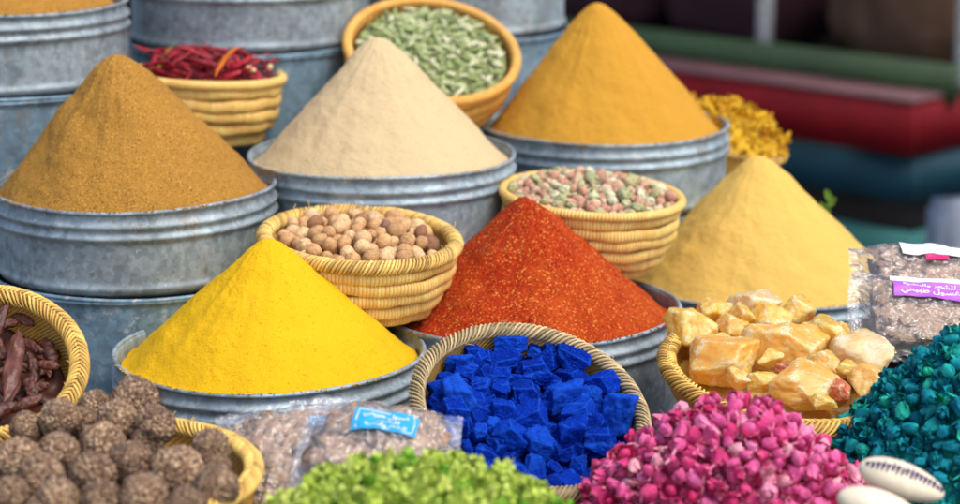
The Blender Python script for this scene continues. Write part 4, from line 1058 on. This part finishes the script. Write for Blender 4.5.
def sachet(label, center, rot, w, h, th, seed, labels, mat_c='clay'):
    t = thing('plastic_sachet', label, 'sachet', center, rot, 'clear plastic sachets of brown clay')
    def surf(u, v, k=1.0, lift=0.0):           # u, v in -1..1
        pf = max(0.0, (1 - abs(u) ** 3.2)) ** 0.55 * max(0.0, (1 - abs(v) ** 3.2)) ** 0.55
        x = u * w / 2 * (1 - 0.05 * v * v); y = v * h / 2 * (1 - 0.06 * u * u)
        bz = th * pf * k * (1 + 0.28 * nz((u * 1.4, v * 1.4, 0), 1.3, seed))
        bz += 0.10 * th * pf * nz((u * 4, v * 4, 0), 1.5, seed + 3)
        cr = 0.004 * nz((u * 2, v * 2, 1), 1.5, seed + 7) * (abs(u) ** 3 + abs(v) ** 3)
        return Vector((x, y, bz + cr + lift))
    lift_l = 0.0088
    def skin(n, k, grow, lift, rough):
        vv = []; f = []
        for side in (1, -1):
            for i in range(n + 1):
                for j in range(n + 1):
                    u, v = (i / n * 2 - 1) * grow, (j / n * 2 - 1) * grow
                    u_, v_ = max(-1, min(1, u)), max(-1, min(1, v))
                    p = surf(u_, v_, k if side > 0 else 0.35, 0)
                    p.x *= 1 if abs(u) <= 1 else abs(u); p.y *= 1 if abs(v) <= 1 else abs(v)
                    if side < 0: p.z = -p.z * 1.0 - 0.001
                    e = max(abs(u), abs(v))
                    p.z += lift * side + (0.0035 * abs(nz((u * 3.2, v * 3.2 * h / w, side * 2), 1.6, seed + 20)) - 0.001 if grow > 1 else 0) * (1 if e < 0.95 else 1.6) + rough * (fb((u * 7, v * 7 * h / w, side), 1.6, seed, 4)) * (1 if side > 0 else 0.3) * (1.0 if e < 0.93 else 0.3)
                    vv.append(tuple(p))
        m = (n + 1) ** 2
        for s in (0, 1):
            for i in range(n):
                for j in range(n):
                    a, b, c, d = i * (n + 1) + j, (i + 1) * (n + 1) + j, (i + 1) * (n + 1) + j + 1, i * (n + 1) + j + 1
                    f.append(tuple(s * m + q for q in ((a, b, c, d) if s == 0 else (d, c, b, a))))
        return vv, f
    cf = MB().add(*skin(60, 0.93, 0.86, -0.001, 0.0014)); RR = random.Random(seed + 40)
    fl = []
    for q in range(4):
        v_, f_ = ico(1, lambda p, q=q: Vector((math.copysign(abs(p.x) ** 0.5, p.x), math.copysign(abs(p.y) ** 0.5, p.y), p.z * 0.09)) * (1 + 0.35 * nz(p, 1.6, q * 5)))
        fl.append((np.array(v_), f_))
    for _ in range(80):
        u, v = RR.uniform(-0.86, 0.86), RR.uniform(-0.86, 0.86); p = surf(u, v, 0.86); q = RR.choice(fl)
        mm_ = np.array(Euler((RR.gauss(0, 0.16), RR.gauss(0, 0.16), RR.uniform(0, 6.3))).to_matrix()); sz = RR.uniform(0.005, 0.015)
        cf.add(q[0] @ mm_.T * sz + np.array(tuple(p)), q[1], RR.random())
    obj('clay_flakes', cf, M[mat_c], t)
    fm = MB().add(*skin(90, 1.0, 1.17, 0.0050, 0.0042))
    obj('plastic_film', fm, M['film'], t)
    for (u0, v0, u1, v1, mname, kind, strokes) in labels:
        n = 16; vv = []; f = []
        for i in range(n + 1):
            for j in range(n + 1): vv.append(tuple(surf(u0 + (u1 - u0) * i / n, v0 + (v1 - v0) * j / n, 1.0, lift_l)))
        for i in range(n):
            for j in range(n): f.append((i * (n + 1) + j, (i + 1) * (n + 1) + j, (i + 1) * (n + 1) + j + 1, i * (n + 1) + j + 1))
        lo = obj('printed_label', MB().add(vv, f), M[mname], t)
        if strokes:
            mb = MB()
            def pt(a, b, l=0.0068): return surf(u0 + (u1 - u0) * a, v0 + (v1 - v0) * b, 1.0, lift_l + l - 0.0062)
            if kind == 'frame':
                loop = [(0.07, 0.1), (0.5, 0.1), (0.93, 0.1), (0.95, 0.5), (0.93, 0.9), (0.5, 0.9), (0.07, 0.9), (0.05, 0.5), (0.07, 0.1)]
                mb.add(*tube([pt(*q) for q in loop], 0.0008, 6))
            for (text, b, a0, a1, hb) in strokes:
                vv, ff = glyphs(text)
                mb.add([tuple(pt(a0 + (a1 - a0) * p[0], b + hb * (p[1] - 0.5))) for p in vv], ff)
            obj('lettering', mb, M['white'], lo)
    return t
def facing(tilt, roll, rz): return (tilt, roll, rz)
sachet('clear sachet of clay flakes with a small blue label, left of the fold', at(294, 466, 2.45), (math.radians(30), math.radians(-3), 0.28), 0.140, 0.165, 0.030, 3, [(0.35, 0.30, 0.95, 0.52, 'cyan', 'frame', [(TA + ' ' + GH, 0.5, 0.15, 0.85, 0.4)])])
sachet('clear sachet of clay flakes with a blue and white label, against the blue pigment basket', at(377, 456, 2.40), (math.radians(26), math.radians(6), -0.12), 0.158, 0.14, 0.030, 5, [(-0.40, 0.0, 0.55, 0.52, 'cyan', 'frame', [(TA + ' ' + GH, 0.70, 0.14, 0.86, 0.30), (SH, 0.45, 0.34, 0.72, 0.2), (BA + ' ' + SH, 0.24, 0.2, 0.84, 0.2)])])
cr = thing('wooden_crate', 'dark wooden crate under the stacked clay sachets', 'crate', (at(935, 330, 2.93).x + 0.03, at(935, 330, 2.93).y, TZ))
ch_ = at(925, 335, 2.88).z - 0.016 - TZ
obj('crate_body', MB().add(*box(0.25, 0.2, ch_, (0, 0, ch_ / 2), 0.004)), M['dark_wood'], cr)
sachet('clear sachet of clay flakes with a violet label, lower one on the right', at(934, 321, 2.84), (math.radians(34), math.radians(6), 0.0), 0.20, 0.13, 0.030, 7, [(-0.62, 0.12, 0.60, 0.56, 'violet', 'band', [(BA + ' ' + SH, 0.76, 0.1, 0.70, 0.24), (TA + ' ' + GH, 0.36, 0.08, 0.74, 0.5)]), (-0.66, 0.57, 0.60, 0.74, 'white', 'band', None)])
sachet('clear sachet of clay flakes with a white and pink label, upper one at right', at(928, 284, 2.92), (math.radians(20), math.radians(7), 0.1), 0.180, 0.14, 0.030, 9, [(-0.45, 0.3, 0.8, 0.85, 'white', 'band', None), (-0.1, 0.1, 0.25, 0.28, 'magenta', 'band', None)])

# ------------------------------------------------------------------ far stall, out of focus
red = plain('red_painted_board', lin(108, 1, 14), 0.7, 0.2, nscale=6); pinkw = plain('worn_pink_ledge', lin(100, 68, 72), 0.6, nscale=6)
grn = plain('green_painted_board', lin(50, 70, 42), 0.6, nscale=5); tealb = plain('teal_painted_board', lin(14, 60, 74), 0.6, nscale=5); tealg = plain('sea_green_board', lin(40, 104, 100), 0.6, nscale=5)
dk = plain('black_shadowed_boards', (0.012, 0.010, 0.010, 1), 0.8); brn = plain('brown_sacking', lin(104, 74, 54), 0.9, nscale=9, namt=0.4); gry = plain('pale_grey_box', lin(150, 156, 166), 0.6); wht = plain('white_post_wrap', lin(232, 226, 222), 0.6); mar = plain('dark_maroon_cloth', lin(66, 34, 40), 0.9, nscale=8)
awn = plain('added_awning_canvas', lin(60, 50, 46), 0.9)
st = thing('market_stall', 'red and teal painted market stall, out of focus behind the spices', 'stall', (1.24, 5.94, 0), (0, 0, math.atan2(-0.714, 0.7)))
# local x runs along the counter toward the near corner, local y runs away from the viewer
def sb(name, m, x0, x1, y0, y1, z0, z1, bev=0.006): return obj(name, MB().add(*box(x1 - x0, y1 - y0, z1 - z0, ((x0 + x1) / 2, (y0 + y1) / 2, (z0 + z1) / 2), bev)), m, st)
sb('counter_board', red, -3.2, 0.0, 0.0, 0.03, 0.425, 0.575)
sb('counter_board', red, -0.03, 0.0, 0.032, 1.2, 0.425, 0.575)
sb('ledge', pinkw, -3.2, 0.0, -0.004, 0.16, 0.578, 0.596)
sb('green_board', grn, -3.2, 0.02, 0.163, 0.20, 0.56, 0.675)
sb('lower_panel', tealb, -3.2, -0.02, 0.05, 0.08, 0.275, 0.42)
sb('lower_panel', tealb, -0.05, -0.02, 0.083, 1.2, 0.275, 0.42)
sb('foot_panel', tealg, -3.2, -0.02, 0.05, 0.08, 0.05, 0.185)
sb('foot_panel', tealg, -0.05, -0.02, 0.083, 1.2, 0.05, 0.185)
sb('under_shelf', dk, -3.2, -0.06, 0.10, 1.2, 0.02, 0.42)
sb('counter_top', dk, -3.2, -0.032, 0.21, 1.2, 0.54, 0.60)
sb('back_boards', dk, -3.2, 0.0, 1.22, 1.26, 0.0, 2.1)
for x in (-0.723, 0.01): sb('post', wht, x - 0.028, x + 0.028, 0.205, 0.26, 0.602, 2.05, 0.02)
sb('added_shade_awning', awn, -3.4, 0.3, 0.15, 1.3, 2.06, 2.1)  # awning out of view, added to shade the stall and its sacks
R_ = Euler((0, 0, math.atan2(-0.714, 0.7))).to_matrix()
def sack(x, y, w, h, dpt, m, lb):
    def fn(p):
        q = Vector((math.copysign(abs(p.x) ** 0.6, p.x) * w / 2, math.copysign(abs(p.y) ** 0.6, p.y) * dpt / 2, math.copysign(abs(p.z) ** 0.6, p.z) * h / 2))
        return q * (1 + 0.08 * nz(p, 2, x * 5))
    v, f = ico(4, fn); o = obj('sack', MB().add(v, f), m, loc=Vector((1.24, 5.94, 0)) + R_ @ Vector((x, y, 0.60 + h / 2 - 0.01)), rot=(0, 0, math.atan2(-0.714, 0.7)))
    tag(o, lb, 'sack')
sack(-0.35, 0.62, 0.60, 0.40, 0.5, brn, 'brown sack on the far stall between the two white posts')
sack(-1.07, 0.62, 0.56, 0.44, 0.5, mar, 'dark maroon sack on the far stall left of the white post')
sack(-1.68, 0.62, 0.58, 0.4, 0.5, mar, 'blackish maroon sack on the far stall behind the ochre cone')
sack(-2.3, 0.6, 0.6, 0.45, 0.5, brn, 'brown sack at the far end of the far stall')
bxp = at(962, 232, 5.3)
bx = tag(obj('box', MB().add(*box(0.14, 0.14, 0.20, (0, 0, 0.10), 0.01)), gry, loc=(bxp.x, bxp.y, 0.0), rot=(0, 0, 0.2)), 'pale grey box on the ground in front of the far stall', 'box')
bx.scale = (1, 1, (bxp.z + 0.08) / 0.20)
wl = MB().add(*box(16, 0.3, 4, (0, 0, 2), 0.02)); tag(obj('building_wall', wl, plain('dark_plaster', lin(52, 46, 44), 0.9, nscale=3), loc=(1, 12.5, 0)), 'dark plastered wall across the lane behind the far stall', 'wall')

# ------------------------------------------------------------------ light
w = bpy.data.worlds.new('World'); S.world = w; w.use_nodes = True
nt = w.node_tree; bg = nt.nodes['Background']; sk = nt.nodes.new('ShaderNodeTexSky'); sk.sky_type = 'NISHITA'; sk.sun_disc = False
ELEV, AZ = math.radians(58), math.radians(128)        # azimuth clockwise from +Y: light comes over the right shoulder
sk.sun_elevation = ELEV; sk.sun_rotation = AZ; sk.air_density = 1.0; sk.dust_density = 3.0; sk.ozone_density = 1.0
nt.links.new(sk.outputs[0], bg.inputs[0]); bg.inputs[1].default_value = 0.142
sd = bpy.data.lights.new('sun', 'SUN'); so = bpy.data.objects.new('sun', sd); C.objects.link(so)
sd.energy = 1.1; sd.angle = math.radians(28); sd.color = (1.0, 0.95, 0.87)
dv = Vector((math.sin(AZ) * math.cos(ELEV), math.cos(AZ) * math.cos(ELEV), math.sin(ELEV)))
so.rotation_euler = dv.to_track_quat('Z', 'Y').to_euler(); so.location = (2, -2, 5)

S.view_settings.view_transform = 'Standard'; S.view_settings.look = 'None'; S.view_settings.gamma = 1; S.view_settings.use_curve_mapping = False
S.view_settings.exposure = 0.78
S.render.engine = 'CYCLES'; S.cycles.use_denoising = True; S.cycles.max_bounces = 8; S.cycles.transparent_max_bounces = 12
try: S.cycles.denoiser = 'OPENIMAGEDENOISE'
except Exception: pass
